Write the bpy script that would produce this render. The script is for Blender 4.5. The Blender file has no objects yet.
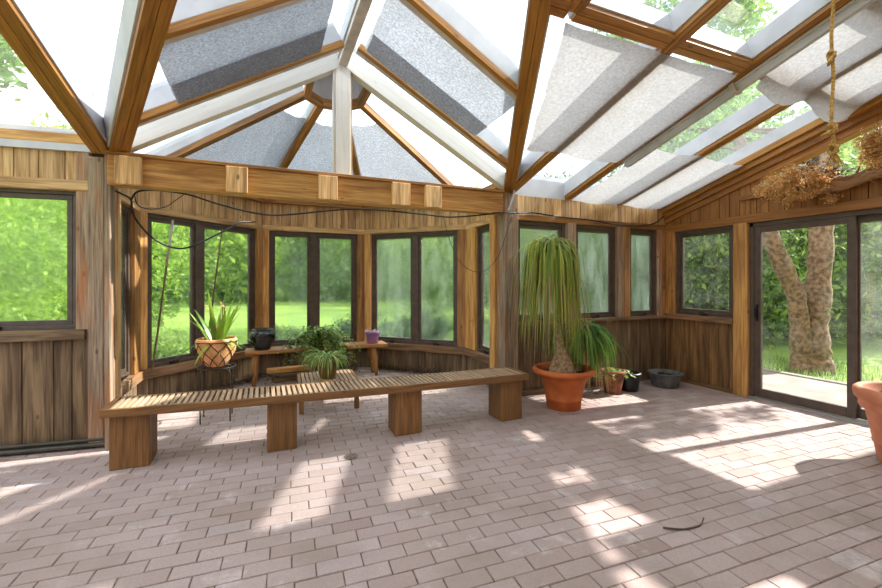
import bpy, bmesh, math, random
import numpy as np
from mathutils import Matrix, Vector
random.seed(7)
PI = math.pi
SC = bpy.context.scene
COL = SC.collection

# ------------------------------------------------------------------ camera, world, sun, exposure
YAW = math.radians(23.1)
FPX = 412.0
cam_d = bpy.data.cameras.new('camera'); cam = bpy.data.objects.new('camera', cam_d); COL.objects.link(cam)
cam.location = (0, 0, 1.4); cam.rotation_euler = (PI/2, 0, -YAW)
cam_d.sensor_width = 36; cam_d.lens = FPX/882*36; cam_d.shift_y = -12.5/882
cam_d.clip_start = .05; cam_d.clip_end = 500
SC.camera = cam

def lin(c):
    return tuple(((x/255)/12.92 if x/255 <= .04045 else ((x/255+.055)/1.055)**2.4) for x in c[:3]) + (1,)

W = bpy.data.worlds.new('World'); SC.world = W; W.use_nodes = True
nt = W.node_tree; nt.nodes.clear()
wo = nt.nodes.new('ShaderNodeOutputWorld'); bg = nt.nodes.new('ShaderNodeBackground')
tc = nt.nodes.new('ShaderNodeTexCoord'); nz = nt.nodes.new('ShaderNodeTexNoise'); cr = nt.nodes.new('ShaderNodeValToRGB')
nz.inputs['Scale'].default_value = 2.2; nz.inputs['Detail'].default_value = 5
cr.color_ramp.elements[0].position = .40; cr.color_ramp.elements[0].color = (.62, .78, 1, 1)
cr.color_ramp.elements[1].position = .56; cr.color_ramp.elements[1].color = (1, 1, 1, 1)
nt.links.new(tc.outputs['Generated'], nz.inputs['Vector']); nt.links.new(nz.outputs['Fac'], cr.inputs['Fac'])
nt.links.new(cr.outputs['Color'], bg.inputs['Color']); bg.inputs['Strength'].default_value = 1.5
nt.links.new(bg.outputs['Background'], wo.inputs['Surface'])

sd = bpy.data.lights.new('sun', 'SUN'); sd.energy = 6.8; sd.angle = math.radians(.8); sd.color = (1, .95, .88)
sun = bpy.data.objects.new('sun', sd); COL.objects.link(sun)
SUN_DIR = Vector((-1.25, .10, -1))
sun.rotation_euler = SUN_DIR.to_track_quat('-Z', 'Y').to_euler(); sun.location = (12, 0, 10)

SC.view_settings.view_transform = 'Standard'; SC.view_settings.look = 'None'
SC.view_settings.exposure = 1.0; SC.view_settings.gamma = 1; SC.view_settings.use_curve_mapping = False
SC.cycles.max_bounces = 10; SC.cycles.diffuse_bounces = 5; SC.cycles.transparent_max_bounces = 24
SC.cycles.use_denoising = True; SC.cycles.sample_clamp_indirect = 8

# ------------------------------------------------------------------ helpers
def tag(o, label=None, cat=None, group=None, kind=None):
    if label: o['label'] = label
    if cat: o['category'] = cat
    if group: o['group'] = group
    if kind: o['kind'] = kind
    return o

def empty(name, loc=(0, 0, 0), rz=0, parent=None, mat=None):
    o = bpy.data.objects.new(name, None); COL.objects.link(o); o.empty_display_size = .1
    if mat is not None: o.matrix_world = mat
    else: o.location = loc; o.rotation_euler = (0, 0, rz)
    if parent: o.parent = parent
    return o

def thing(name, label, cat, loc=(0, 0, 0), rz=0, group=None):
    return tag(empty(name, loc, rz), label, cat, group)

def copy_tree(o, parent=None):
    c = o.copy(); COL.objects.link(c); c.parent = parent
    for ch in list(o.children): copy_tree(ch, c)
    return c

class MB:
    def __init__(s, M=None):
        s.v = []; s.f = []; s.uv = []; s.t = []; s.m = []; s.M = M
    def add(s, vs, fs, uvs, tint=None, mi=0, M=None):
        b = len(s.v); MM = M if M is not None else s.M
        for p in vs:
            p = Vector(p)
            if MM is not None: p = MM @ p
            s.v.append(tuple(p))
        if tint is None: tint = random.uniform(.78, 1.18)
        for f, u in zip(fs, uvs):
            s.f.append([b+i for i in f]); s.uv.append(u); s.t.append(tint); s.m.append(mi)
    def box(s, x0, x1, y0, y1, z0, z1, g='z', M=None, tint=None, mi=0):
        if x1 < x0: x0, x1 = x1, x0
        if y1 < y0: y0, y1 = y1, y0
        if z1 < z0: z0, z1 = z1, z0
        vs = [(x, y, z) for z in (z0, z1) for y in (y0, y1) for x in (x0, x1)]
        fs = [(0, 2, 3, 1), (4, 5, 7, 6), (0, 1, 5, 4), (2, 6, 7, 3), (0, 4, 6, 2), (1, 3, 7, 5)]
        r1, r2 = random.uniform(0, 50), random.uniform(0, 50)
        ax = {'x': (1, 2, 0), 'y': (0, 2, 1), 'z': (0, 1, 2)}[g]
        uvs = [[(vs[i][ax[0]]+vs[i][ax[1]]+r1, vs[i][ax[2]]+r2) for i in f] for f in fs]
        s.add(vs, fs, uvs, tint, mi, M)
    def beam(s, p0, p1, w, h, up=(0, 0, 1), off=(0, 0), tint=None, mi=0):
        """box from p0 to p1; w across, h along up; off=(across shift, up shift of the box centre)"""
        p0, p1 = Vector(p0), Vector(p1); d = p1-p0; L = d.length; d.normalize()
        up = Vector(up); up = (up-d*up.dot(d)).normalized(); sd_ = d.cross(up)
        M = Matrix((( d.x, sd_.x, up.x, p0.x), (d.y, sd_.y, up.y, p0.y), (d.z, sd_.z, up.z, p0.z), (0, 0, 0, 1)))
        s.box(0, L, off[0]-w/2, off[0]+w/2, off[1]-h/2, off[1]+h/2, 'x', (s.M @ M) if s.M is not None else M, tint, mi)
    def prism(s, pts, dvec, tint=None, mi=0):
        """closed polygon pts extruded by dvec"""
        n = len(pts); dv = Vector(dvec); vs = [Vector(p) for p in pts]+[Vector(p)+dv for p in pts]
        fs = [list(range(n))[::-1], list(range(n, 2*n))]+[[i, (i+1) % n, n+(i+1) % n, n+i] for i in range(n)]
        uvs = [[(vs[i].x+vs[i].y, vs[i].z if abs(dv.z) < .5*dv.length else vs[i].y) for i in f] for f in fs]
        s.add(vs, fs, uvs, tint, mi)
    def tube(s, pts, r, n=8, cap=True, tint=1, mi=0):
        pts = [Vector(p) for p in pts]; R = r if hasattr(r, '__len__') else [r]*len(pts)
        vs = []; uvs = []; fs = []; ref = Vector((0, 0, 1)); L = 0; Ls = []
        pn = None
        for i, p in enumerate(pts):
            d = (pts[min(i+1, len(pts)-1)]-pts[max(i-1, 0)]).normalized()
            if pn is None:
                a = ref if abs(d.dot(ref)) < .9 else Vector((1, 0, 0)); pn = (a-d*a.dot(d)).normalized()
            else: pn = (pn-d*pn.dot(d)).normalized()
            b = d.cross(pn)
            if i: L += (pts[i]-pts[i-1]).length
            Ls.append(L)
            for k in range(n):
                t = 2*PI*k/n; vs.append(p+(pn*math.cos(t)+b*math.sin(t))*R[i])
        for i in range(len(pts)-1):
            for k in range(n):
                k2 = (k+1) % n; fs.append((i*n+k, i*n+k2, (i+1)*n+k2, (i+1)*n+k))
                c = 2*PI*R[i]/n; uvs.append([(k*c, Ls[i]), ((k+1)*c, Ls[i]), ((k+1)*c, Ls[i+1]), (k*c, Ls[i+1])])
        if cap:
            fs.append(tuple(range(n))[::-1]); uvs.append([(0, 0)]*n)
            fs.append(tuple(range((len(pts)-1)*n, len(pts)*n))); uvs.append([(0, 0)]*n)
        s.add(vs, fs, uvs, tint, mi)
    def lathe(s, prof, n=40, c=(0, 0, 0), tint=1, mi=0, wob=None):
        vs = []; fs = []; uvs = []
        for j, (r, z) in enumerate(prof):
            for k in range(n):
                t = 2*PI*k/n; rr = r*(wob(t, z) if wob else 1)
                vs.append((c[0]+rr*math.cos(t), c[1]+rr*math.sin(t), c[2]+z))
        for j in range(len(prof)-1):
            for k in range(n):
                k2 = (k+1) % n; fs.append((j*n+k, j*n+k2, (j+1)*n+k2, (j+1)*n+k))
                uvs.append([(k/n, prof[j][1]), ((k+1)/n, prof[j][1]), ((k+1)/n, prof[j+1][1]), (k/n, prof[j+1][1])])
        s.add(vs, fs, uvs, tint, mi)
    def ribbon(s, pts, ws, side=None, tint=None, fold=0.0, mi=0):
        """leaf blade: centre line pts, half widths ws; slight V fold"""
        pts = [Vector(p) for p in pts]; vs = []; fs = []; uvs = []
        for i, p in enumerate(pts):
            d = (pts[min(i+1, len(pts)-1)]-pts[max(i-1, 0)]).normalized()
            sdv = side if side is not None else d.cross(Vector((0, 0, 1)))
            sdv = Vector(sdv)
            if sdv.length < 1e-4: sdv = Vector((1, 0, 0))
            sdv.normalize(); nn = sdv.cross(d)
            vs += [p-sdv*ws[i]+nn*fold*ws[i], p, p+sdv*ws[i]+nn*fold*ws[i]]
        for i in range(len(pts)-1):
            for k in (0, 1):
                fs.append((i*3+k, i*3+k+1, i*3+k+4, i*3+k+3)); uvs.append([(k*.5, i), (k*.5+.5, i), (k*.5+.5, i+1), (k*.5, i+1)])
        s.add(vs, fs, uvs, tint, mi)
    def build(s, name, mats, parent=None, bevel=0, smooth=False, sub=0):
        me = bpy.data.meshes.new(name)
        me.from_pydata(s.v, [], s.f)
        uvl = me.uv_layers.new(name='UVMap'); flat = [c for u in s.uv for p in u for c in p]
        uvl.data.foreach_set('uv', flat)
        at = me.attributes.new('tint', 'FLOAT', 'FACE'); at.data.foreach_set('value', s.t)
        if not isinstance(mats, (list, tuple)): mats = [mats]
        for m in mats: me.materials.append(m)
        me.polygons.foreach_set('material_index', s.m)
        if smooth: me.polygons.foreach_set('use_smooth', [True]*len(s.f))
        me.update()
        o = bpy.data.objects.new(name, me); COL.objects.link(o)
        if parent: o.parent = parent
        if bevel:
            b = o.modifiers.new('bevel', 'BEVEL'); b.width = bevel; b.segments = 2; b.limit_method = 'ANGLE'
        if sub:
            m_ = o.modifiers.new('sub', 'SUBSURF'); m_.levels = sub; m_.render_levels = sub
        return o

# ------------------------------------------------------------------ materials
class N:
    def __init__(s, name):
        s.m = bpy.data.materials.new(name); s.m.use_nodes = True; s.t = s.m.node_tree; s.t.nodes.clear()
        s.out = s.t.nodes.new('ShaderNodeOutputMaterial')
    def n(s, ty, **k):
        x = s.t.nodes.new('ShaderNode'+ty)
        for a, b in k.items():
            if a in x.inputs.keys(): x.inputs[a].default_value = b
            else: setattr(x, a, b)
        return x
    def l(s, a, b): s.t.links.new(a, b)
    def ramp(s, fac, stops):
        r = s.n('ValToRGB'); e = r.color_ramp.elements
        while len(e) < len(stops): e.new(.5)
        for q, (p, c) in zip(e, stops): q.position = p; q.color = c if len(c) == 4 else tuple(c)+(1,)
        s.l(fac, r.inputs['Fac']); return r.outputs['Color']
    def mix(s, fac, a, b, mode='MIX'):
        x = s.n('Mix', data_type='RGBA', blend_type=mode)
        for sock, v in ((x.inputs[0], fac), (x.inputs[6], a), (x.inputs[7], b)):
            if hasattr(v, 'is_output'): s.l(v, sock)
            else: sock.default_value = v
        return x.outputs[2]
    def fin(s, sh): s.l(sh, s.out.inputs['Surface']); return s.m

def wood(name, light, dark, rough=.6, knots=.5, streak=1.0, stain=None, tintamt=1.0, scale=1.0):
    q = N(name); uv = q.n('UVMap'); mp = q.n('Mapping'); mp.inputs['Scale'].default_value = (26*scale, 1.6*scale, 1)
    q.l(uv.outputs['UV'], mp.inputs['Vector'])
    n1 = q.n('TexNoise', Scale=1.0, Detail=5.0, Roughness=.6, Distortion=.8); q.l(mp.outputs['Vector'], n1.inputs['Vector'])
    mp2 = q.n('Mapping'); mp2.inputs['Scale'].default_value = (90*scale, 2.5*scale, 1); q.l(uv.outputs['UV'], mp2.inputs['Vector'])
    n2 = q.n('TexNoise', Scale=1.0, Detail=2.0); q.l(mp2.outputs['Vector'], n2.inputs['Vector'])
    c = q.ramp(n1.outputs['Fac'], [(.38, lin(dark)), (.59, lin(light))])
    c = q.mix(.35*streak, c, q.ramp(n2.outputs['Fac'], [(.35, lin([x*.55 for x in dark])), (.6, lin(light))]))
    # knots
    mp3 = q.n('Mapping'); mp3.inputs['Scale'].default_value = (6.5, 3.2, 1); q.l(uv.outputs['UV'], mp3.inputs['Vector'])
    vo = q.n('TexVoronoi', Scale=1.0, Randomness=1.0); q.l(mp3.outputs['Vector'], vo.inputs['Vector'])
    kc = q.ramp(vo.outputs['Distance'], [(.05, (1, 1, 1)), (.11, (0, 0, 0))])
    kk = q.n('Math', operation='MULTIPLY'); q.l(kc, kk.inputs[0]); kk.inputs[1].default_value = knots
    c = q.mix(kk.outputs[0], c, lin([x*.45 for x in dark]))
    if stain:   # large blotchy weather stains
        mp4 = q.n('Mapping'); mp4.inputs['Scale'].default_value = (9, .9, 1); q.l(uv.outputs['UV'], mp4.inputs['Vector'])
        n4 = q.n('TexNoise', Scale=1.0, Detail=3.0, Distortion=1.5); q.l(mp4.outputs['Vector'], n4.inputs['Vector'])
        c = q.mix(q.ramp(n4.outputs['Fac'], [(.46, (0, 0, 0)), (.66, (.7, .7, .7))]), c, lin(stain))
    at = q.n('Attribute', attribute_name='tint'); tm = q.n('Math', operation='MULTIPLY_ADD')
    q.l(at.outputs['Fac'], tm.inputs[0]); tm.inputs[1].default_value = tintamt; tm.inputs[2].default_value = 1-tintamt
    hs = q.n('HueSaturation'); q.l(tm.outputs[0], hs.inputs['Value']); q.l(c, hs.inputs['Color'])
    p = q.n('BsdfPrincipled', Roughness=rough); q.l(hs.outputs['Color'], p.inputs['Base Color'])
    bp = q.n('Bump', Strength=.35, Distance=.004); q.l(n1.outputs['Fac'], bp.inputs['Height']); q.l(bp.outputs['Normal'], p.inputs['Normal'])
    return q.fin(p.outputs['BSDF'])

def plain(name, c, rough=.5, var=.0, scale=8, metal=0, bump=0, spec=.5, c2=None):
    q = N(name); p = q.n('BsdfPrincipled', Roughness=rough, Metallic=metal); p.inputs['Specular IOR Level'].default_value = spec
    if var or c2:
        tcn = q.n('TexCoord'); nn = q.n('TexNoise', Scale=scale, Detail=5.0); q.l(tcn.outputs['Object'], nn.inputs['Vector'])
        a = lin(c2) if c2 else lin([x*(1-var) for x in c])
        q.l(q.ramp(nn.outputs['Fac'], [(.38, a), (.62, lin(c))]), p.inputs['Base Color'])
        if bump:
            bp = q.n('Bump', Strength=bump, Distance=.01); q.l(nn.outputs['Fac'], bp.inputs['Height']); q.l(bp.outputs['Normal'], p.inputs['Normal'])
    else: p.inputs['Base Color'].default_value = lin(c)
    return q.fin(p.outputs['BSDF'])

def leaf(name, c, c2, trans=.35, rough=.5):
    q = N(name); at = q.n('Attribute', attribute_name='tint')
    col = q.ramp(at.outputs['Fac'], [(.0, lin(c2)), (1.0, lin(c))])
    d = q.n('BsdfPrincipled', Roughness=rough); q.l(col, d.inputs['Base Color'])
    t = q.n('BsdfTranslucent'); q.l(col, t.inputs['Color'])
    mx = q.n('MixShader'); mx.inputs[0].default_value = trans
    q.l(d.outputs[0], mx.inputs[1]); q.l(t.outputs[0], mx.inputs[2])
    return q.fin(mx.outputs[0])

def glass(name, haze0=.0, haze1=.0, tint=(255, 255, 255), gloss=.06, streaks=False, hazecol=(226, 232, 232)):
    q = N(name); tr = q.n('BsdfTransparent', Color=lin(tint)); gl = q.n('BsdfGlossy', Roughness=.02)
    lw = q.n('LayerWeight', Blend=.25); mu = q.n('Math', operation='MULTIPLY_ADD'); q.l(lw.outputs['Fresnel'], mu.inputs[0]); mu.inputs[1].default_value = .35; mu.inputs[2].default_value = gloss*.3
    m1 = q.n('MixShader'); q.l(mu.outputs[0], m1.inputs[0]); q.l(tr.outputs[0], m1.inputs[1]); q.l(gl.outputs[0], m1.inputs[2])
    if haze1 <= 0: return q.fin(m1.outputs[0])
    ta = q.n('TexCoord'); mp = q.n('Mapping'); mp.inputs['Scale'].default_value = (5, 5, 1.1) if streaks else (2, 2, 2)
    q.l(ta.outputs['Object'], mp.inputs['Vector'])
    nn = q.n('TexNoise', Scale=2.2, Detail=6.0, Roughness=.6); q.l(mp.outputs['Vector'], nn.inputs['Vector'])
    mr = q.n('MapRange'); mr.inputs['From Min'].default_value = .35; mr.inputs['From Max'].default_value = .68
    mr.inputs['To Min'].default_value = haze0; mr.inputs['To Max'].default_value = haze1; q.l(nn.outputs['Fac'], mr.inputs['Value'])
    tl = q.n('BsdfTranslucent', Color=lin(hazecol)); df = q.n('BsdfDiffuse', Color=lin(hazecol)); mh = q.n('MixShader'); mh.inputs[0].default_value = .25
    q.l(tl.outputs[0], mh.inputs[1]); q.l(df.outputs[0], mh.inputs[2])
    m2 = q.n('MixShader'); q.l(mr.outputs['Result'], m2.inputs[0]); q.l(m1.outputs[0], m2.inputs[1]); q.l(mh.outputs[0], m2.inputs[2])
    return q.fin(m2.outputs[0])

def fogged(name, amount, rough, haze, col):
    """failed double glazing: condensation scatters the view"""
    q = N(name); ta = q.n('TexCoord'); mp = q.n('Mapping'); mp.inputs['Scale'].default_value = (4, 4, .9); q.l(ta.outputs['Object'], mp.inputs['Vector'])
    nn = q.n('TexNoise', Scale=2.0, Detail=5.0, Roughness=.55); q.l(mp.outputs['Vector'], nn.inputs['Vector'])
    def rng(a, b):
        mr = q.n('MapRange'); mr.inputs['From Min'].default_value = .36; mr.inputs['From Max'].default_value = .64; mr.inputs['To Min'].default_value = a; mr.inputs['To Max'].default_value = b
        q.l(nn.outputs['Fac'], mr.inputs['Value']); return mr.outputs['Result']
    tr = q.n('BsdfTransparent'); rf = q.n('BsdfRefraction', IOR=1.25, Roughness=rough, Color=lin((244, 250, 246)))
    m1 = q.n('MixShader'); q.l(rng(amount*.7, amount), m1.inputs[0]); q.l(tr.outputs[0], m1.inputs[1]); q.l(rf.outputs[0], m1.inputs[2])
    gl = q.n('BsdfGlossy', Roughness=.04); lw = q.n('LayerWeight', Blend=.25); mu = q.n('Math', operation='MULTIPLY'); q.l(lw.outputs['Fresnel'], mu.inputs[0]); mu.inputs[1].default_value = .3
    m2 = q.n('MixShader'); q.l(mu.outputs[0], m2.inputs[0]); q.l(m1.outputs[0], m2.inputs[1]); q.l(gl.outputs[0], m2.inputs[2])
    tl = q.n('BsdfTranslucent', Color=lin(col)); m3 = q.n('MixShader'); q.l(rng(haze*.25, haze), m3.inputs[0]); q.l(m2.outputs[0], m3.inputs[1]); q.l(tl.outputs[0], m3.inputs[2])
    return q.fin(m3.outputs[0])

def cloth(name, c, c2, trans, see=.0, scale=60):
    q = N(name); ta = q.n('TexCoord'); nn = q.n('TexNoise', Scale=scale, Detail=4.0, Roughness=.7); q.l(ta.outputs['Object'], nn.inputs['Vector'])
    n2 = q.n('TexNoise', Scale=4.0, Detail=3.0); q.l(ta.outputs['Object'], n2.inputs['Vector'])
    col = q.ramp(nn.outputs['Fac'], [(.36, lin(c2)), (.64, lin(c))])
    col = q.mix(q.ramp(n2.outputs['Fac'], [(.4, (0, 0, 0)), (.7, (.35, .35, .35))]), col, lin(c2))
    d = q.n('BsdfDiffuse'); t = q.n('BsdfTranslucent'); q.l(col, d.inputs['Color']); q.l(col, t.inputs['Color'])
    mx = q.n('MixShader'); mx.inputs[0].default_value = trans; q.l(d.outputs[0], mx.inputs[1]); q.l(t.outputs[0], mx.inputs[2])
    tr = q.n('BsdfTransparent'); m2 = q.n('MixShader'); m2.inputs[0].default_value = see; q.l(mx.outputs[0], m2.inputs[1]); q.l(tr.outputs[0], m2.inputs[2])
    return q.fin(m2.outputs[0])

M = {}
M['pine'] = wood('pine_honey', (240, 188, 110), (200, 138, 70), stain=(150, 96, 46), knots=.9)
M['pine_dark'] = wood('pine_orange', (192, 138, 74), (140, 92, 44), stain=(96, 64, 36), knots=.8)
M['band'] = wood('pine_light_band', (232, 194, 138), (196, 150, 94), stain=(130, 92, 54), knots=.8, tintamt=.8)
M['weather'] = wood('weathered_post', (178, 158, 134), (116, 96, 78), stain=(160, 100, 50), knots=.8, rough=.75)
M['grey'] = wood('weathered_boards', (140, 116, 86), (92, 74, 54), stain=(68, 50, 34), knots=.8, rough=.8)
M['brown'] = wood('stained_boards', (150, 112, 66), (98, 68, 36), stain=(70, 46, 26), knots=.6, rough=.7)
M['gable'] = wood('orange_gable_boards', (166, 112, 50), (128, 80, 32), knots=.7, rough=.5)
M['rafter'] = wood('varnished_rafter', (182, 126, 44), (146, 92, 26), rough=.42, knots=.6, tintamt=.5)
M['sill'] = wood('sill_wood', (140, 110, 80), (76, 56, 40), stain=(150, 100, 55), rough=.7)
M['benchwood'] = wood('bench_wood', (142, 102, 58), (108, 74, 40), rough=.55, knots=.5)
M['slat'] = wood('bench_slat_wood', (188, 160, 130), (150, 120, 92), rough=.7, knots=.2)
M['white'] = plain('white_paint', (200, 202, 208), .55, var=.06, scale=5)
M['whitewood'] = wood('white_painted_wood', (226, 224, 220), (216, 213, 208), rough=.6, knots=.15, streak=.1, tintamt=.2)
M['grey_and_shade'] = plain('grey_paint_and_shade', (206, 198, 188), .6, var=.1, scale=10)  # plain grey parts; on jack rafters, white paint with its shade in the colour
M['sash'] = plain('brown_sash', (88, 74, 64), .5, var=.15, scale=12)
M['alu'] = plain('aluminium', (190, 192, 190), .35, metal=.8)
M['black'] = plain('black_rubber', (22, 21, 22), .45)
M['iron'] = plain('dark_iron', (40, 36, 34), .5, metal=.5)
M['glass_clear'] = glass('clear_glass', .02, .06)
M['glass_dirty'] = fogged('fogged_glass', .5, .12, .10, (214, 226, 216))
M['glass_fog'] = fogged('misted_glass', .8, .22, .30, (222, 232, 228))
M['glass_fog_sunny'] = fogged('misted_sunny_glass', .7, .20, .09, (206, 224, 206))
M['glass_bay'] = fogged('slightly_fogged_glass', .35, .10, .03, (214, 230, 218))
M['glass_door'] = glass('door_glass', .0, .02)
M['glass_roof'] = glass('roof_glass', .01, .05, tint=(250, 253, 253))
M['cloth_cream'] = cloth('cream_shade_cloth', (206, 202, 200), (176, 172, 170), .46, .02, 45)
M['cloth_grey'] = cloth('grey_shade_cloth', (172, 176, 186), (124, 126, 130), .40, .05, 55)
M['terracotta'] = plain('terracotta', (198, 106, 50), .7, c2=(176, 88, 38), scale=6, bump=.1)
M['terracotta_pale'] = plain('pale_terracotta', (208, 140, 106), .75, c2=(182, 112, 80), scale=5, bump=.1)
M['terracotta_old'] = plain('mossy_terracotta', (150, 84, 52), .8, c2=(90, 60, 42), scale=14, bump=.2)
M['soil'] = plain('potting_soil', (60, 44, 32), .95, var=.5, scale=40, bump=.8)
M['black_pot'] = plain('black_plastic_pot', (30, 32, 36), .45)
M['zinc'] = plain('grey_tub', (112, 118, 118), .55, var=.25, scale=12)
M['purple'] = plain('purple_pot', (158, 112, 170), .4)
M['glaze'] = plain('dark_glaze', (24, 30, 36), .12, c2=(12, 14, 16), scale=10, spec=.8)
M['olive'] = plain('olive_glazed_pot', (128, 98, 48), .3, c2=(96, 74, 34), scale=10)
M['clay'] = plain('tan_clay', (232, 178, 128), .7, c2=(206, 140, 86), scale=9)
M['rope'] = plain('manila_rope', (206, 170, 96), .8, c2=(160, 124, 60), scale=60)
M['bark'] = plain('peeling_bark', (152, 124, 94), .9, c2=(92, 74, 54), scale=16, bump=1.0)
M['bark2'] = plain('dark_bark', (92, 78, 62), .9, c2=(52, 44, 36), scale=9, bump=.8)
M['caudex'] = plain('grey_bark', (168, 140, 108), .85, c2=(118, 94, 70), scale=30, bump=.6)
M['drift'] = wood('driftwood', (176, 136, 98), (104, 74, 52), rough=.9, knots=.7)
M['dried'] = leaf('dried_bract', (244, 212, 152), (198, 150, 92), .4, .8)
M['dried_dark'] = leaf('dark_dried_bract', (120, 90, 80), (84, 60, 56), .15, .8)
M['deadleaf'] = leaf('dead_leaf', (186, 158, 116), (120, 92, 60), .2, .8)
M['palm'] = leaf('palm_blade', (186, 196, 84), (96, 126, 40), .3)
M['palm2'] = leaf('deep_palm_blade', (124, 176, 62), (50, 92, 32), .3)
M['spider'] = leaf('spider_blade', (188, 214, 120), (74, 122, 46), .3)
M['strap'] = leaf('strap_leaf', (150, 186, 66), (70, 116, 36), .35, .4)
M['ivy'] = leaf('ivy_leaf', (160, 192, 92), (74, 112, 44), .3, .4)
M['white_petal'] = leaf('white_petal', (244, 238, 226), (220, 200, 190), .3)
M['concrete'] = plain('patio_concrete', (142, 134, 124), .85, var=.15, scale=3, bump=.1)
M['tree_a'] = leaf('tree_leaf_fresh', (176, 204, 84), (92, 138, 44), .45)
M['tree_b'] = leaf('tree_leaf_mid', (162, 190, 96), (84, 114, 58), .55)
M['tree_c'] = leaf('tree_leaf_deep', (84, 120, 62), (32, 62, 34), .35)
M['drain'] = plain('worn_drain_metal', (128, 118, 106), .6, var=.3, scale=40)
M['pipe'] = plain('dark_pipe', (72, 70, 60), .5, var=.2)

def lawn_mat():
    q = N('lawn_grass'); ta = q.n('TexCoord'); nn = q.n('TexNoise', Scale=.6, Detail=4.0); q.l(ta.outputs['Object'], nn.inputs['Vector'])
    n2 = q.n('TexNoise', Scale=28.0, Detail=3.0); q.l(ta.outputs['Object'], n2.inputs['Vector'])
    c = q.ramp(nn.outputs['Fac'], [(.35, lin((104, 134, 48))), (.65, lin((142, 170, 66)))])
    c = q.mix(q.ramp(n2.outputs['Fac'], [(.4, (0, 0, 0)), (.65, (.5, .5, .5))]), c, lin((84, 120, 40)))
    p = q.n('BsdfPrincipled', Roughness=.9); q.l(c, p.inputs['Base Color'])
    bp = q.n('Bump', Strength=.8, Distance=.05); q.l(n2.outputs['Fac'], bp.inputs['Height']); q.l(bp.outputs['Normal'], p.inputs['Normal'])
    return q.fin(p.outputs['BSDF'])
M['lawn'] = lawn_mat()

def brick_mat():
    q = N('clay_pavers'); ta = q.n('TexCoord'); at = q.n('Attribute', attribute_name='tint')
    c = q.ramp(at.outputs['Fac'], [(0, lin((152, 128, 120))), (.35, lin((172, 152, 147))), (.7, lin((180, 162, 158))), (1, lin((186, 172, 174)))])
    n1 = q.n('TexNoise', Scale=90.0, Detail=4.0, Roughness=.7); q.l(ta.outputs['Object'], n1.inputs['Vector'])
    c = q.mix(q.ramp(n1.outputs['Fac'], [(.4, (0, 0, 0)), (.7, (.45, .45, .45))]), c, lin((134, 116, 110)))
    n2 = q.n('TexNoise', Scale=1.3, Detail=6.0, Roughness=.65); q.l(ta.outputs['Object'], n2.inputs['Vector'])
    c = q.mix(q.ramp(n2.outputs['Fac'], [(.46, (0, 0, 0)), (.64, (.6, .6, .6))]), c, lin((142, 126, 114)))
    n3 = q.n('TexNoise', Scale=3.1, Detail=7.0, Roughness=.7); q.l(ta.outputs['Object'], n3.inputs['Vector'])
    c = q.mix(q.ramp(n3.outputs['Fac'], [(.58, (0, 0, 0)), (.70, (.5, .5, .5))]), c, lin((214, 206, 204)))
    p = q.n('BsdfPrincipled', Roughness=.72); q.l(c, p.inputs['Base Color'])
    bp = q.n('Bump', Strength=.4, Distance=.003); q.l(n1.outputs['Fac'], bp.inputs['Height']); q.l(bp.outputs['Normal'], p.inputs['Normal'])
    return q.fin(p.outputs['BSDF'])
M['brick'] = brick_mat()
M['sand'] = plain('joint_sand', (120, 104, 90), .95, c2=(76, 64, 52), scale=25, bump=.5)

# ------------------------------------------------------------------ FLOOR
P_BAY = [(-1.29, 4.35), (-1.29, 5.47), (-.047, 6.716), (1.505, 6.716), (2.75, 5.47), (2.75, 4.35)]
def in_room(x, y):
    if y < -.6 or x > 5.50 or x < -3.6: return False
    if y <= 4.4: return True
    if x < -1.3:
        return y < 4.365+(-1.236-x)*.124+.05
    if x > 2.8: return False
    if y > 6.75: return False
    if x < -.047 and (y-5.47) > (x+1.33): return False
    if x > 1.505 and (y-5.47) > (2.79-x): return False
    return True
def make_floor():
    mb = MB(); rot = math.radians(-3.2); c, s = math.cos(rot), math.sin(rot)
    BL, BW, g = .222, .1045, .0034
    nr = 90
    for j in range(-20, nr):
        off = (j % 2)*BL/2+random.uniform(-.012, .012)
        for i in range(-30, 36):
            cx = i*BL+off; cy = j*BW
            X = c*cx-s*cy; Y = s*cx+c*cy
            if not in_room(X, Y): continue
            hx, hy = BL/2-g/2-random.uniform(0, .0015), BW/2-g/2-random.uniform(0, .001)
            z = random.uniform(-.0025, 0.001); a = rot+random.uniform(-.006, .006); ca, sa = math.cos(a), math.sin(a)
            tx, ty = random.uniform(-.010, .010), random.uniform(-.014, .014)
            vs = []
            for (ix, iy, dz) in ((hx-.003, hy-.003, 0), (hx, hy, -.004), (hx, hy, -.03)):
                for qx, qy in ((-1, -1), (1, -1), (1, 1), (-1, 1)):
                    px, py = qx*ix, qy*iy
                    vs.append((X+ca*px-sa*py, Y+sa*px+ca*py, z+dz+tx*px+ty*py))
            fs = [(0, 1, 2, 3)]
            for r in (0, 1):
                for k in range(4):
                    k2 = (k+1) % 4; fs.append((r*4+k, (r+1)*4+k, (r+1)*4+k2, r*4+k2))
            mb.add(vs, fs, [[(0, 0)]*4]*len(fs), min(1, max(0, random.gauss(.5, .14))))
    pts = [(-3.6, -.6), (5.5, -.6), (5.5, 4.35), (2.8, 4.35), (2.8, 5.5), (1.53, 6.77), (-.07, 6.77), (-1.34, 5.5), (-1.34, 4.35), (-3.6, 4.65)]
    mb.prism([(x, y, -.05) for x, y in pts], (0, 0, .045), 1, 1)
    return tag(mb.build('floor', [M['brick'], M['sand']]), kind='structure')
make_floor()

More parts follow.
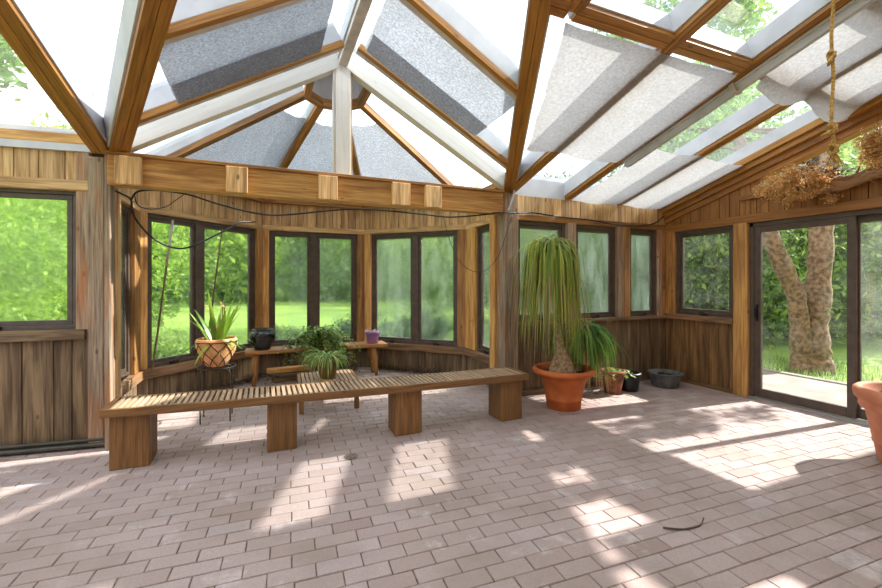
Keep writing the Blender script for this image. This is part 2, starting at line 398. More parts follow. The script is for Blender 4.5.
# ------------------------------------------------------------------ wall frames
def frame(ox, oy, dx, dy):
    L = math.hypot(dx, dy); dx /= L; dy /= L
    return Matrix(((dx, -dy, 0, ox), (dy, dx, 0, oy), (0, 0, 1, 0), (0, 0, 0, 1)))
F_back = frame(2.80, 4.25, 1, 0)
F_right = frame(5.38, 4.25, 0, -1)
LS = 2.3
F_left = frame(-1.236-.9924*LS, 4.365+.123*LS, .9924, -.123)
F1 = frame(-1.29, 4.45, 0, 1); F2 = frame(*P_BAY[1], 1, 1); F3 = frame(*P_BAY[2], 1, 0); F4 = frame(*P_BAY[3], 1, -1); F5 = frame(*P_BAY[4], 0, -1)
LEN2 = math.hypot(1.243, 1.246)

def boards(mb, x0, x1, z0, z1, w=.15, y0=0., t=.025, ztop=None, gap=.006):
    x = x0
    while x < x1-.01:
        ww = min(w*random.uniform(.85, 1.15), x1-x)
        if x1-(x+ww) < w*.4: ww = x1-x
        za = z1 if ztop is None else None
        if ztop is None:
            mb.box(x+gap/2, x+ww-gap/2, y0+random.uniform(0, .003), y0+t, z0, z1, 'z')
        else:   # sloped top
            a, b = x+gap/2, x+ww-gap/2; r1, r2 = random.uniform(0, 50), random.uniform(0, 50)
            vs = [(a, y0, z0), (b, y0, z0), (b, y0, ztop(b)), (a, y0, ztop(a)), (a, y0+t, z0), (b, y0+t, z0), (b, y0+t, ztop(b)), (a, y0+t, ztop(a))]
            fs = [(0, 1, 2, 3), (5, 4, 7, 6), (4, 0, 3, 7), (1, 5, 6, 2), (3, 2, 6, 7), (4, 5, 1, 0)]
            mb.add(vs, fs, [[(vs[i][0]+vs[i][1]+r1, vs[i][2]+r2) for i in f] for f in fs])
        x += ww

def wall_obj(name, F):
    o = empty(name, mat=F); tag(o, kind='structure'); return o

NW = [0]
def window(F, x0, x1, z0, z1, leaves, gmat, y=0.015, depth=.09, fw=.045, sw=.04, crank=True, mat='sash', name=None, latch=False):
    """window unit in wall frame F. leaves: list of (xa, xb) sash spans"""
    NW[0] += 1
    o = empty(name or 'window_%d' % NW[0], mat=F); tag(o, kind='structure')
    fr = MB()
    for (a, b, c, d) in ((x0, x1, z0, z0+fw), (x0, x1, z1-fw, z1)): fr.box(a, b, y, y+depth, c, d, 'x', tint=1)
    fr.box(x0, x0+fw, y, y+depth, z0+fw, z1-fw, tint=1); fr.box(x1-fw, x1, y, y+depth, z0+fw, z1-fw, tint=1)
    for (l0, l1) in zip(leaves[:-1], leaves[1:]):
        fr.box(l0[1], l1[0], y, y+depth, z0+fw, z1-fw, tint=1)
    fr.build('window_frame', M[mat], o, bevel=.004)
    for (a, b) in leaves:
        s = MB(); zz0, zz1 = z0+fw, z1-fw; ys, ye = y+.018, y+.058
        s.box(a, b, ys, ye, zz0, zz0+sw, 'x', tint=1); s.box(a, b, ys, ye, zz1-sw, zz1, 'x', tint=1)
        s.box(a, a+sw, ys, ye, zz0+sw, zz1-sw, tint=1); s.box(b-sw, b, ys, ye, zz0+sw, zz1-sw, tint=1)
        so = s.build('sash', M[mat], o, bevel=.003)
        g = MB(); g.box(a+sw-.004, b-sw+.004, y+.036, y+.040, zz0+sw-.004, zz1-sw+.004, tint=1)
        g.build('pane', M[gmat], so)
    if crank:
        for (a, b) in (leaves if crank == 'all' else leaves[:1]):
            h = MB(); cx = (a+b)/2
            h.box(cx-.05, cx+.05, y-.02, y+.002, z0+.008, z0+.032, 'x', tint=1)
            h.tube([(cx+.03, y-.02, z0+.03), (cx+.035, y-.05, z0+.045), (cx-.02, y-.055, z0+.05), (cx-.05, y-.05, z0+.04)], .006, 6)
            h.build('crank_handle', M['iron'], o, bevel=.002)
    return o

# ------------------------------------------------------------------ BACK WALL (right of the bay)
ZS = .87      # underside of the sill boards
def back_wall():
    o = wall_obj('wall_back', F_back); L = 2.58
    m = MB(); boards(m, 0, L, 0.0, ZS, .13); m.build('lower_boards', M['grey'], o, bevel=.003)
    m = MB(); boards(m, 0, L, 2.215, 2.50, .14); m.build('upper_boards', M['band'], o, bevel=.003)
    m = MB(); m.box(0, L, .026, .12, 0, ZS, tint=.5); m.box(0, L, .026, .12, 2.14, 2.52, tint=.5)
    m.build('sheathing', M['grey'], o)
    for a, b, mt, y in ((.76, .905, 'weather', -.035), (1.615, 1.735, 'weather', -.035), (1.735, 1.855, 'pine_dark', -.03), (2.40, 2.50, 'weather', -.02), (2.50, 2.58, 'pine_dark', -.03)):
        m = MB(); m.box(a+.002, b-.002, y, .12, ZS+.03, 2.15); m.build('post', M[mt], o, bevel=.008)
    m = MB(); m.box(0, L, -.02, .12, 2.145, 2.22, 'x'); m.build('head_trim', M['pine_dark'], o, bevel=.006)
    m = MB(); m.box(0, L-.001, -.07, .03, ZS, ZS+.045, 'x'); m.build('sill_board', M['sill'], o, bevel=.006)
    window(F_back, .0, .76, ZS+.03, 2.145, [(.045, .715)], 'glass_fog')
    window(F_back, .905, 1.615, ZS+.03, 2.145, [(.95, 1.57)], 'glass_fog')
    window(F_back, 1.855, 2.40, ZS+.03, 2.145, [(1.90, 2.355)], 'glass_fog')
    m = MB(); m.box(0, 2.58, -.022, 0, 0, .07, 'x'); tag(m.build('baseboard_back', M['grey'], None), kind='structure'); bpy.data.objects['baseboard_back'].matrix_world = F_back
back_wall()

# ------------------------------------------------------------------ RIGHT WALL with slider and clerestory
def roofMR(u, v): return 2.46+.298*(4.25-v)
def right_wall():
    o = wall_obj('wall_right', F_right)
    ru = lambda x: 2.46+.298*x
    m = MB(); boards(m, 0.0, .96, 0, ZS, .125); m.build('lower_boards', M['brown'], o, bevel=.003)
    m = MB(); m.box(-.1, .96, .026, .12, 0, ZS, tint=.5); m.build('sheathing', M['brown'], o)
    m = MB(); boards(m, .0, 1.21, 2.19, 0, .13, ztop=lambda x: ru(x)+.05); m.build('gable_boards', M['gable'], o, bevel=.003)
    m = MB(); boards(m, 1.21, 4.85, 2.19, 2.40, .14); m.build('gable_boards', M['gable'], o, bevel=.003)
    m = MB(); m.prism([(-.1, .03, 2.14), (1.21, .03, 2.14), (1.21, .03, ru(1.21)+.15), (-.1, .03, 2.55)], (0, .09, 0), .6); m.box(1.21, 4.85, .03, .12, 2.14, 2.44, 'x', tint=.6)
    m.build('sheathing', M['gable'], o)
    m = MB(); m.box(0, 4.85, -.03, .12, 2.105, 2.205, 'x'); m.build('head_trim', M['gable'], o, bevel=.006)
    m = MB(); m.box(1.03, 4.85, -.05, .06, 2.385, 2.445, 'x'); m.build('ledge_trim', M['gable'], o, bevel=.006)
    m = MB(); m.box(0, .16, -.03, .12, ZS+.03, 2.11); m.build('post', M['pine_dark'], o, bevel=.008)
    m = MB(); m.box(.965, 1.125, -.04, .12, 0, 2.11); m.build('post', M['pine'], o, bevel=.01)
    m = MB(); m.box(-.02, .965, -.06, .03, ZS, ZS+.07, 'x'); m.build('sill_board', M['sill'], o, bevel=.006)
    m = MB(); m.box(0, 1.12, -.03, 0, 0, .05, 'x'); b = tag(m.build('baseboard_right', M['brown'], None, bevel=.004), kind='structure'); b.matrix_world = F_right
    # stepped rake boards under the gable edge
    for k, (dz, dy, hh, mt) in enumerate(((0.02, -.16, .07, 'rafter'), (-.045, -.12, .07, 'rafter'), (-.11, -.07, .08, 'gable'), (-.18, -.03, .08, 'gable'))):
        m = MB(); m.beam((.0, dy/2+.06, ru(0)+dz), (4.85, dy/2+.06, ru(4.85)+dz), .12-dy, hh); m.build('rake_board', M[mt], o, bevel=.004)
    window(F_right, .16, .96, ZS+.07, 2.105, [(.205, .915)], 'glass_door')
    # clerestory trapezoid
    q = empty('window_11', mat=F_right); tag(q, kind='structure')
    def trap(xa, xb, zb, d0, d1, y0, dy, mt, nm, par):
        mm = MB(); mm.prism([(xa, y0, zb), (xb, y0, zb), (xb, y0, ru(xb)-d1), (xa, y0, ru(xa)-d0)], (0, dy, 0), 1)
        return mm.build(nm, M[mt], par)
    fr = MB(); fr.box(1.21, 1.25, 0, .08, 2.445, ru(1.21)-.2, tint=1); fr.box(1.21, 4.85, 0, .08, 2.44, 2.465, 'x', tint=1)
    fr.box(3.0, 3.06, 0, .08, 2.445, ru(3.0)-.2, tint=1)
    fo = fr.build('window_frame', M['gable'], q, bevel=.003)
    trap(1.25, 3.0, 2.46, .2, .2, .04, .005, 'glass_door', 'pane', fo)
    trap(3.06, 4.85, 2.46, .2, .2, .04, .005, 'glass_clear', 'pane', fo)
    # sliding door
    d = empty('door_1', mat=F_right); tag(d, kind='structure')
    x0, x1, zt = 1.13, 3.05, 2.105
    m = MB(); y0, y1 = .01, .13
    m.box(x0, x0+.045, y0, y1, 0, zt, tint=1); m.box(x1-.045, x1, y0, y1, 0, zt, tint=1); m.box(x0, x1, y0, y1, zt-.05, zt, 'x', tint=1)
    m.build('door_frame', M['sash'], d, bevel=.004)
    m = MB(); m.box(x0, x1, -.02, .14, .0, .022, 'x', tint=1); m.box(x0, x1, .03, .04, .02, .035, 'x', tint=1); m.build('threshold', M['alu'], d, bevel=.002)
    def panel(xa, xb, yy, gm, hx):
        s = MB(); w = .07; zb, zz = .03, zt-.05
        s.box(xa, xa+w, yy, yy+.04, zb, zz, tint=1); s.box(xb-w, xb, yy, yy+.04, zb, zz, tint=1)
        s.box(xa+w, xb-w, yy, yy+.04, zb, zb+.10, 'x', tint=1); s.box(xa+w, xb-w, yy, yy+.04, zz-.07, zz, 'x', tint=1)
        so = s.build('door_panel', M['sash'], d, bevel=.004)
        g = MB(); g.box(xa+w-.005, xb-w+.005, yy+.018, yy+.023, zb+.095, zz-.065, tint=1); g.build('pane', M[gm], so)
        if hx is not None:
            h = MB(); h.box(hx-.012, hx+.012, yy-.012, yy, .93, 1.13, tint=1); h.tube([(hx, yy-.01, .95), (hx, yy-.045, .98), (hx, yy-.045, 1.08), (hx, yy-.01, 1.11)], .008, 8)
            h.build('door_handle', M['iron'], so)
    panel(x0+.045, 2.10, .02, 'glass_door', x0+.08)
    panel(2.04, x1-.045, .075, 'glass_clear', None)
    # wall beyond the door (out of frame)
    m = MB(); boards(m, 3.05, 4.85, 0, 2.11, .14); m.box(3.05, 4.85, .026, .12, 0, 2.11, tint=.6); m.build('lower_boards', M['brown'], o)
right_wall()

# ------------------------------------------------------------------ LEFT WALL (turned a few degrees)
def left_wall():
    o = wall_obj('wall_left', F_left)
    X = lambda s: LS-s
    m = MB(); boards(m, 0, X(.26), 0.0, .91, .205); boards(m, X(.26), X(0.02), 0, .91, .24); m.build('lower_boards', M['grey'], o, bevel=.004)
    m = MB(); boards(m, 0, X(.135), 2.24, 2.545, .16); m.build('upper_boards', M['band'], o, bevel=.004)
    m = MB(); m.box(0, X(0), .026, .12, 0, .91, tint=.5); m.box(0, X(0), .026, .12, 2.15, 2.55, tint=.5); m.build('sheathing', M['grey'], o)
    m = MB(); m.box(0, X(.14), -.03, .12, 2.545, 2.635, 'x'); m.build('top_beam', M['pine'], o, bevel=.008)
    m = MB(); m.box(0, X(.13), -.03, .12, 2.16, 2.25, 'x'); m.build('head_trim', M['band'], o, bevel=.008)
    m = MB(); m.box(X(.225), X(.13), -.02, .12, .91, 2.54); m.build('post', M['weather'], o, bevel=.008)
    m = MB(); m.box(X(.13), X(0.015), -.045, .12, 0.0, 2.45); m.build('post', M['weather'], o, bevel=.008)
    m = MB(); m.box(0, X(.145), -.06, .03, .915, 1.0, 'x'); m.build('sill_board', M['grey'], o, bevel=.006)
    window(F_left, X(1.35), X(.225), 1.0, 2.165, [(X(1.305), X(.27))], 'glass_dirty', fw=.035)
    window(F_left, X(2.2), X(1.42), 1.0, 2.165, [(X(2.16), X(1.46))], 'glass_dirty')
    m = MB(); m.box(X(1.42), X(1.35), -.02, .12, .91, 2.17); m.build('post', M['weather'], o, bevel=.008)
    m = MB(); m.box(0, X(0.0), -.035, 0, 0, .05, 'x'); m.tube([(0, -.05, .028), (X(0), -.05, .028)], .02, 10); m.tube([(0, -.04, .07), (X(0), -.04, .07)], .014, 10)
    b = tag(m.build('baseboard_left', M['pipe'], None), kind='structure'); b.matrix_world = F_left
left_wall()

# ------------------------------------------------------------------ BAY WALLS
ZB = .32; ZBT = .42; ZH = 2.17; ZP = 2.64
def bay_wall(name, F, L, spans, leaves, gmat, solid_from=None, crank='all', post=True):
    o = wall_obj(name, F)
    m = MB(); boards(m, 0, L, 0.0, ZB, .12); m.build('lower_boards', M['grey'], o, bevel=.003)
    m = MB(); boards(m, 0, L, ZH+.06, ZP, .125); m.build('upper_boards', M['band'], o, bevel=.003)
    e = .04 if L > 1.2 else .0; m = MB(); m.box(-e, L+e, .026, .12, 0, ZB, tint=.5); m.box(-e, L+e, .026, .12, ZH, ZP, tint=.5); m.build('sheathing', M['grey'], o)
    m = MB(); m.box(0, L, -.025, .12, ZH, ZH+.075, 'x'); m.build('head_trim', M['band'], o, bevel=.006)
    m = MB(); m.box(0, L, -.06, .03, ZB, ZBT, 'x'); m.build('sill_board', M['sill'], o, bevel=.006)
    a, b = spans
    for (p, q, mt) in ((0.0, a, 'pine'), (b, L, 'pine_dark')):
        m = MB(); m.box(p, q, -.03, .12, ZBT, ZH); m.build('post', M[mt], o, bevel=.008)
    window(F, a, b, ZBT, ZH, leaves, gmat, crank=crank)
    return o
bay_wall('wall_bay_west', F1, 1.02, (.24, .80), [(.285, .755)], 'glass_bay')
bay_wall('wall_bay_northwest', F2, LEN2, (.09, 1.64), [(.135, .70), (.80, 1.595)], 'glass_bay')
bay_wall('wall_bay_north', F3, 1.552, (.10, 1.42), [(.145, .69), (.80, 1.375)], 'glass_dirty')
bay_wall('wall_bay_northeast', F4, LEN2, (.12, 1.62), [(.165, .86), (.96, 1.575)], 'glass_fog_sunny')
bay_wall('wall_bay_east', F5, 1.02, (.30, .84), [(.345, .795)], 'glass_bay')

# posts and header at the bay opening
def opening():
    def post(nm, x0, x1, y0, y1, z0, z1, mt):
        m = MB(); m.box(x0, x1, y0, y1, z0, z1); return m.build(nm, M[mt], H, bevel=.01)
    H = empty('trim_1'); tag(H, kind='structure')
    post('post', 2.60, 2.72, 4.18, 4.36, 0, 2.46, 'weather'); post('post', 2.722, 2.81, 4.20, 4.36, 0, 2.46, 'weather')
    post('post', 2.575, 2.70, 4.38, 4.50, 0, 2.46, 'pine')
    post('post', -1.225, -1.18, 4.22, 4.34, 0, 2.46, 'weather'); post('post', -1.29, -1.18, 4.40, 4.50, 0, 2.46, 'band')
    m = MB(); m.box(-1.2, 2.60, 4.20, 4.33, 2.20, 2.45, 'x'); m.build('header_beam', M['pine'], H, bevel=.01)
    for a, b in ((-1.139, -.953), (-.327, -.147), (.477, .66), (1.219, 1.418), (1.59, 1.779)):
        m = MB(); m.box(a, b, 4.15, 4.199, 2.205, 2.44, 'z', tint=1.2); m.build('nailing_block', M['band'], H, bevel=.006)
    m = MB(); m.box(-1.2, 2.6, 4.17, 4.35, 2.445, 2.475, 'x'); m.build('cap_board', M['pine_dark'], H, bevel=.004)
    for x in (-.12, .62, 1.45):
        m = MB(); m.box(x-.045, x+.045, 4.33, 4.45, 2.23, 2.30, 'y'); m.build('stub_block', M['pine_dark'], H, bevel=.004)
opening()

# ------------------------------------------------------------------ ROOF
def roofML(u, v): return 2.45+.22*(4.3-v)
def roofGR(u, v): return 3.57-.56*(u-.72)
def roofGL(u, v): return 3.57-.60*(.72-u)
def nrm(fn):
    z0 = fn(0, 0); return Vector((-(fn(1, 0)-z0), -(fn(0, 1)-z0), 1)).normalized()
VN = -.55       # near end of the roof
def valR(v): return .72+(1.11-.298*(4.25-v))/.56
def valL(v): return .72-(1.12-.22*(4.3-v))/.6
def roof():
    R = empty('ceiling'); tag(R, kind='structure')
    def rafter(p0, p1, up, w=.115, H=.20, white=.0, trimmed=True, name='rafter', groove=True):
        a, b = Vector(p0), Vector(p1); m = MB()
        if groove:
            m.beam(a, b, w/2-.003, .04, up, (-w/4, .02), mi=0); m.beam(a, b, w/2-.003, .04, up, (w/4, .02), mi=0)
        else: m.beam(a, b, w, .04, up, (0, .02), mi=0)
        m.beam(a, b, w+.022, H-.035, up, (0, .035+(H-.035)/2), 1, 1)
        return m.build(name, [M['rafter'], M['white']], R, bevel=.003)
    def jack(p0, p1, up, side):
        m = MB(); a, b = Vector(p0), Vector(p1)
        m.beam(a, b, .05, .05, up, (side*.028, .024), mi=0)
        m.beam(a, b, .06, .045, up, (-side*.027, .0265), 1, 2)  # underside of the white paint, its shade put into the colour
        m.beam(a, b, .105, .16, up, (0, .05+.08), 1, 1)
        return m.build('jack_rafter', [M['rafter'], M['white'], M['grey_and_shade']], R, bevel=.003)
    nMR, nML, nGR, nGL = nrm(roofMR), nrm(roofML), nrm(roofGR), nrm(roofGL)
    P = lambda fn, u, v: (u, v, fn(u, v))
    # main slope, right of the gable
    for u in (2.72, 3.60, 4.49):
        rafter(P(roofMR, u, 4.24), P(roofMR, u, VN), nMR)
    rafter(P(roofMR, 1.80, 2.08), P(roofMR, 1.80, VN), nMR); rafter(P(roofMR, .88, .4), P(roofMR, .88, VN), nMR)
    rafter(P(roofMR, 5.33, 4.24), P(roofMR, 5.33, VN), nMR, .12)
    for v in (2.08, 1.42):
        us = [valR(v)-.02, 1.8, 2.72, 3.6, 4.49, 5.33]
        for a, b in zip(us[:-1], us[1:]):
            if b-a < .2: continue
            rafter(P(roofMR, a+.03, v), P(roofMR, b-.03, v), nMR, name='purlin')
    # main slope, left
    for u in (-1.25, -2.2, -3.15):
        rafter(P(roofML, u, 4.26+(-1.25-u)*.12), P(roofML, u, VN), nML, .14)
    for u in (-.35, ): rafter(P(roofML, u, 1.75), P(roofML, u, VN), nML)
    # valleys
    ve = .55
    rafter((valR(4.25), 4.25, roofMR(0, 4.25)), (valR(ve), ve, roofMR(0, ve)), (nMR+nGR).normalized(), .13, name='valley_rafter')
    rafter((valL(4.25), 4.25, roofML(0, 4.25)), (valL(VN), VN, roofML(0, VN)), (nML+nGL).normalized(), .14, name='valley_rafter')
    # ridge
    m = MB(); m.box(.72-.045, .72+.045, VN, 4.21, 3.57, 3.63, 'y', tint=1, mi=1); m.box(.72-.06, .72+.06, VN, 4.21, 3.632, 3.80, 'y', tint=1); m.build('ridge_beam', [M['white'], M['grey_and_shade']], R, bevel=.004)
    # jack rafters of the gable
    for v in (3.81, 2.86, 1.9, .95):
        ul = valL(v)+.05
        jack(P(roofGL, ul, v), P(roofGL, .66, v), nGL, 1)
        ur = valR(v)-.05
        if ur > .9: jack(P(roofGR, .78, v), P(roofGR, ur, v), nGR, 1)
    # white gable truss
    for fn, u0, n_ in ((roofGR, 2.63, nGR), (roofGL, -1.12, nGL)):
        m = MB(); m.beam(P(fn, .72, 4.25), P(fn, u0, 4.25), .11, .17, n_, (0, .085), 1); m.build('truss_rafter', M['whitewood'], R, bevel=.004)
    m = MB(); m.box(.645, .795, 4.20, 4.30, 2.475, 3.60, 'z', tint=1); m.box(.625, .643, 4.205, 4.295, 2.475, 3.58, 'z', tint=.9); m.box(.797, .815, 4.22, 4.29, 2.475, 3.58, 'z', tint=.7, mi=1)
    m.build('king_post', [M['whitewood'], M['band']], R, bevel=.004)
    # white well bottoms at the plates
    m = MB()
    for a, b in ((2.78, 3.54), (3.66, 4.43), (4.55, 5.28)): m.box(a, b, 4.25, 4.29, 2.45, 2.72, 'x', tint=1)
    m.build('skylight_curb', M['white'], R)
    m = MB(); m.beam((-1.3, 4.36, 2.58), (-3.5, 4.63, 2.58), .03, .18); m.build('skylight_curb', M['white'], R)
    # glass
    def pane(fn, pts, zo=.205, mt='glass_roof'):
        m = MB(); m.prism([(u, v, fn(u, v)+zo) for u, v in pts], (0, 0, .006), 1); return m.build('skylight_pane', M[mt], R)
    cols = [2.72, 3.60, 4.49, 5.44]
    for a, b in zip(cols[:-1], cols[1:]):
        for v0, v1 in ((4.32, 2.08), (2.08, 1.40), (1.40, VN)): pane(roofMR, [(a, v0), (b, v0), (b, v1), (a, v1)])
    pane(roofMR, [(2.72, 4.25), (2.72, 2.08), (valR(2.08), 2.08)])
    pane(roofMR, [(2.72, 2.08), (2.72, VN), (1.8, VN), (1.8, 2.08)]); pane(roofMR, [(1.8, 2.0), (1.8, VN), (.72, VN), (.72, .52)])
    pane(roofML, [(-1.25, 4.40), (valL(4.25), 4.25), (valL(1.75), 1.75), (-1.25, 1.75)]); pane(roofML, [(-1.25, 1.75), (valL(1.75), 1.75), (valL(VN), VN), (-1.25, VN)])
    for a, b in ((-2.2, -1.25), (-3.15, -2.2), (-3.6, -3.15)):
        pane(roofML, [(a, 4.40+(-1.25-a)*.12), (b, 4.40+(-1.25-b)*.12), (b, VN), (a, VN)])
    vs = [4.25, 3.81, 2.86, 1.9, .95, VN]
    for v0, v1 in zip(vs[:-1], vs[1:]):
        pane(roofGL, [(valL(v0), v0), (.72, v0), (.72, v1), (valL(v1), v1)])
        if v1 > .52: pane(roofGR, [(.72, v0), (valR(v0), v0), (valR(v1), v1), (.72, v1)])
        elif v0 > .52: pane(roofGR, [(.72, v0), (valR(v0), v0), (.72, .52)])
    # bay roof: hips from the wall corners up to the ring
    ZC = 2.58; RZ = 3.50; C0 = (.73, 4.72)
    out = [(-1.27, 4.28), (-1.27, 5.45), (-.04, 6.69), (1.50, 6.69), (2.73, 5.45), (2.73, 4.28)]
    ring = [(.43, 4.30), (.43, 4.84), (.61, 5.02), (.85, 5.02), (1.03, 4.84), (1.03, 4.30)]
    for i in (1, 2, 3, 4):
        a = Vector((*out[i], ZC)); b = Vector((*ring[i], RZ)); m = MB()
        m.beam(a, b, .085, .06, (0, 0, 1), (0, .0), mi=0); m.beam(a, b, .09, .12, (0, 0, 1), (0, .09), 1, 1); m.build('hip_rafter', [M['pine_dark'], M['white']], R, bevel=.003)
    for i in range(5):
        a = Vector((*ring[i], RZ)); b = Vector((*ring[i+1], RZ)); m = MB()
        m.beam(a, b, .07, .10, (0, 0, 1), (0, .0), mi=0); m.build('ring_board', M['pine_dark'], R, bevel=.003)
        m = MB(); m.beam(a, b, .03, .32, (0, 0, 1), (0, .21), 1); m.build('ring_lining', M['white'], R)
        pts = [(*out[i], ZC+.12), (*out[i+1], ZC+.12), (*ring[i+1], RZ+.12), (*ring[i], RZ+.12)]
        m = MB(); m.prism(pts, (0, 0, .006), 1); m.build('skylight_pane', M['glass_roof'], R)
    m = MB(); m.prism([(x, y, RZ+.36) for x, y in ring], (0, 0, .03), 1); m.build('ring_cap', M['white'], R)
    # strip of roof between the truss and the bay hips is the outer cell above; top plate of the bay
    for i in range(5):
        m = MB(); m.beam((*out[i], 2.61), (*out[i+1], 2.61), .14, .07); m.build('bay_plate', M['pine_dark'], R)
    return R
ROOF = roof()

# ------------------------------------------------------------------ wall behind the camera and left end wall (house side)
def house():
    o = tag(empty('wall_near'), kind='structure')
    m = MB(); Fn = Matrix.Identity(4)
    x = -3.6
    while x < 5.5:
        m.box(x, x+.196, -.75, -.62, 0, 4.1, 'z'); x += .2
    m.build('siding', M['band'], o)
    o = tag(empty('wall_left_end'), kind='structure')
    m = MB(); y = -.6
    while y < 4.6:
        m.box(-3.72, -3.6, y, y+.196, 0, .95, 'z'); m.box(-3.72, -3.6, y, y+.196, 2.2, 2.5, 'z'); y += .2
    m.build('siding', M['grey'], o)
    o = tag(empty('wall_slider_end'), kind='structure')
house()
for n_ in ('wall_slider_end',):
    bpy.data.objects.remove(bpy.data.objects[n_])

# ------------------------------------------------------------------ OUTSIDE
def outside():
    m = MB(); m.box(-90, 110, -60, 140, -.30, -.12, tint=1); tag(m.build('ground', M['lawn']), kind='structure')
    m = MB(); m.box(5.5, 7.35, 1.4, 9, -.3, -.02, 'y', tint=1); m.box(7.30, 7.42, 1.4, 9, -.3, .0, 'y', tint=.8)
    tag(m.build('trim_patio', M['concrete'], bevel=.01), kind='structure')
    # unseen house wing beyond the door, put in to block the sun
    m = MB(); z = -.1
    while z < 3.0: m.box(5.52, 9.5, .9, 1.42, z, z+.19, 'x'); z += .2
    tag(m.build('wall_unseen_wing', M['band']), kind='structure')
outside()

def crown_mesh(name, seed, rad, n, size, nclump, mat, squash=1.0, hollow=.55, droop=0):
    r = np.random.default_rng(seed)
    d = r.normal(size=(nclump, 3)); d /= np.linalg.norm(d, axis=1)[:, None]
    cc = d*(hollow+(1-hollow)*r.random((nclump, 1))**.5)*.86
    idx = r.integers(0, nclump, n)
    p = cc[idx]+r.normal(size=(n, 3))*.13
    p *= np.array(rad)
    cen = p.copy()
    a = r.normal(size=(n, 3)); a[:, 2] -= droop; a /= np.linalg.norm(a, axis=1)[:, None]
    b = r.normal(size=(n, 3)); b -= a*(a*b).sum(1)[:, None]; b /= np.linalg.norm(b, axis=1)[:, None]
    nn = np.cross(a, b); s = size*(.6+.8*r.random((n, 1)))
    v = np.stack([cen-a*s, cen+b*s*.45+nn*s*.15, cen+a*s, cen-b*s*.45+nn*s*.15], 1).reshape(-1, 3)
    me = bpy.data.meshes.new(name); me.vertices.add(4*n); me.vertices.foreach_set('co', v.ravel())
    me.loops.add(4*n); me.loops.foreach_set('vertex_index', np.arange(4*n)); me.polygons.add(n)
    me.polygons.foreach_set('loop_start', np.arange(n)*4); me.polygons.foreach_set('loop_total', np.full(n, 4))
    t = me.attributes.new('tint', 'FLOAT', 'FACE')
    tv = np.clip(.5+.25*r.normal(size=n)+.25*(r.random(nclump)-.5)[idx]*2, 0, 1); t.data.foreach_set('value', tv)
    me.materials.append(mat); me.update(); me.validate()
    return me

def trunk(mb, pts, r, n=10):
    mb.tube(pts, r, n)

TREE_KINDS = []
def mk_tree(name, label, cat, group, seed, rad, n, size, ncl, mat, h0, trunk_r, bark, lean=0.):
    o = thing(name, label, cat, group=group)
    m = MB(); top = h0+rad[2]*.5
    trunk(m, [(0, 0, -.2), (lean*.2+.05, .03, h0*.4), (lean*.5, -.05, h0*.8), (lean, 0, top)], [trunk_r*1.3, trunk_r, trunk_r*.8, trunk_r*.3])
    r = random.Random(seed)
    for k in range(6):
        a = r.uniform(0, 2*PI); z = h0*r.uniform(.6, 1.0); e = (math.cos(a)*rad[0]*.7, math.sin(a)*rad[1]*.7, z+rad[2]*r.uniform(.3, .9))
        m.tube([(lean*.5, 0, z), (e[0]*.5, e[1]*.5, z+(e[2]-z)*.6), e], [trunk_r*.5, trunk_r*.3, trunk_r*.1], 6)
    m.build('trunk', M[bark], o, smooth=True)
    f = bpy.data.objects.new('foliage', crown_mesh('foliage', seed, rad, n, size, ncl, mat)); COL.objects.link(f); f.parent = o; f.location = (lean, 0, h0+rad[2]*.75)
    return o
def place(proto, used, x, y, s=1., rz=0, label=None):
    o = proto if not used else copy_tree(proto)
    o.location = (x, y, -.12); o.scale = (s, s, s); o.rotation_euler = (0, 0, rz)
    if label: o['label'] = label
    return o

G1 = 'background trees beyond the meadow'
tA = mk_tree('leafy_tree', 'tall bright green leafy tree in the tree line beyond the meadow', 'tree', G1, 11, (3.6, 3.6, 4.4), 7500, .24, 60, M['tree_a'], -.2, .18, 'bark2')
G2 = 'deeper green trees in the tree line'
tB = mk_tree('dense_tree', 'dense deeper green tree in the far tree line', 'tree', G2, 23, (3.4, 3.4, 5.2), 7500, .22, 80, M['tree_b'], -.3, .2, 'bark2')
G3 = 'sunlit shrubs outside the left window'
tC = mk_tree('leafy_shrub', 'sunlit light green shrub in the thicket outside the left windows', 'shrub', G3, 31, (1.7, 1.7, 1.7), 20000, .045, 60, M['tree_a'], .15, .05, 'bark2')
G4 = 'trees close outside the right wall'
tD = mk_tree('maple_tree', 'dark green leafy tree close behind the right hand windows', 'tree', G4, 47, (2.6, 2.6, 2.9), 20000, .075, 90, M['tree_b'], .1, .12, 'bark2')
k = 0
for (x, y, s) in ((-2.5, 33, 1.3), (-8, 34, 1.35), (3.5, 36, 1.3), (9.5, 34, 1.1), (-14, 31, 1.3), (15, 33, 1.25), (-20, 28, 1.3), (22, 31, 1.2), (0.5, 44, 1.5), (-10, 45, 1.7), (12, 46, 1.6), (25, 42, 1.5), (31, 24, 1.1)):
    place(tA, k, x, y, s, k*1.3); k += 1
k = 0
for (x, y, s) in ((-5.4, 29, .95), (6.4, 30, .9), (12.5, 27, .9), (18, 24, 1.0), (-17, 25, 1.0), (26, 20, 1.0), (-11, 27, .75), (22, 14.5, 1.0), (27, 12, 1.05), (8.2, 20, .75)):
    place(tB, k, x, y, s, k*2.1); k += 1
k = 0
for (x, y, s) in ((-4.9, 8.6, 1.1), (-6.3, 11.2, 1.4), (-8.6, 9.2, 1.5), (-5.6, 15.6, 2.0), (-10.5, 13.5, 2.0)):
    place(tC, k, x, y, s, k*1.7); k += 1
k = 0
for (x, y, s) in ((10.6, 7.5, 1.05), (13.2, 6.6, 1.2), (15.6, 9.0, 1.3), (8.2, 9.2, .85), (16.5, 6.3, 1.1), (12.2, 10.2, 1.15), (19.5, 8.2, 1.3), (9.3, 12.5, 1.0)):
    place(tD, k, x, y, s, k*.9); k += 1

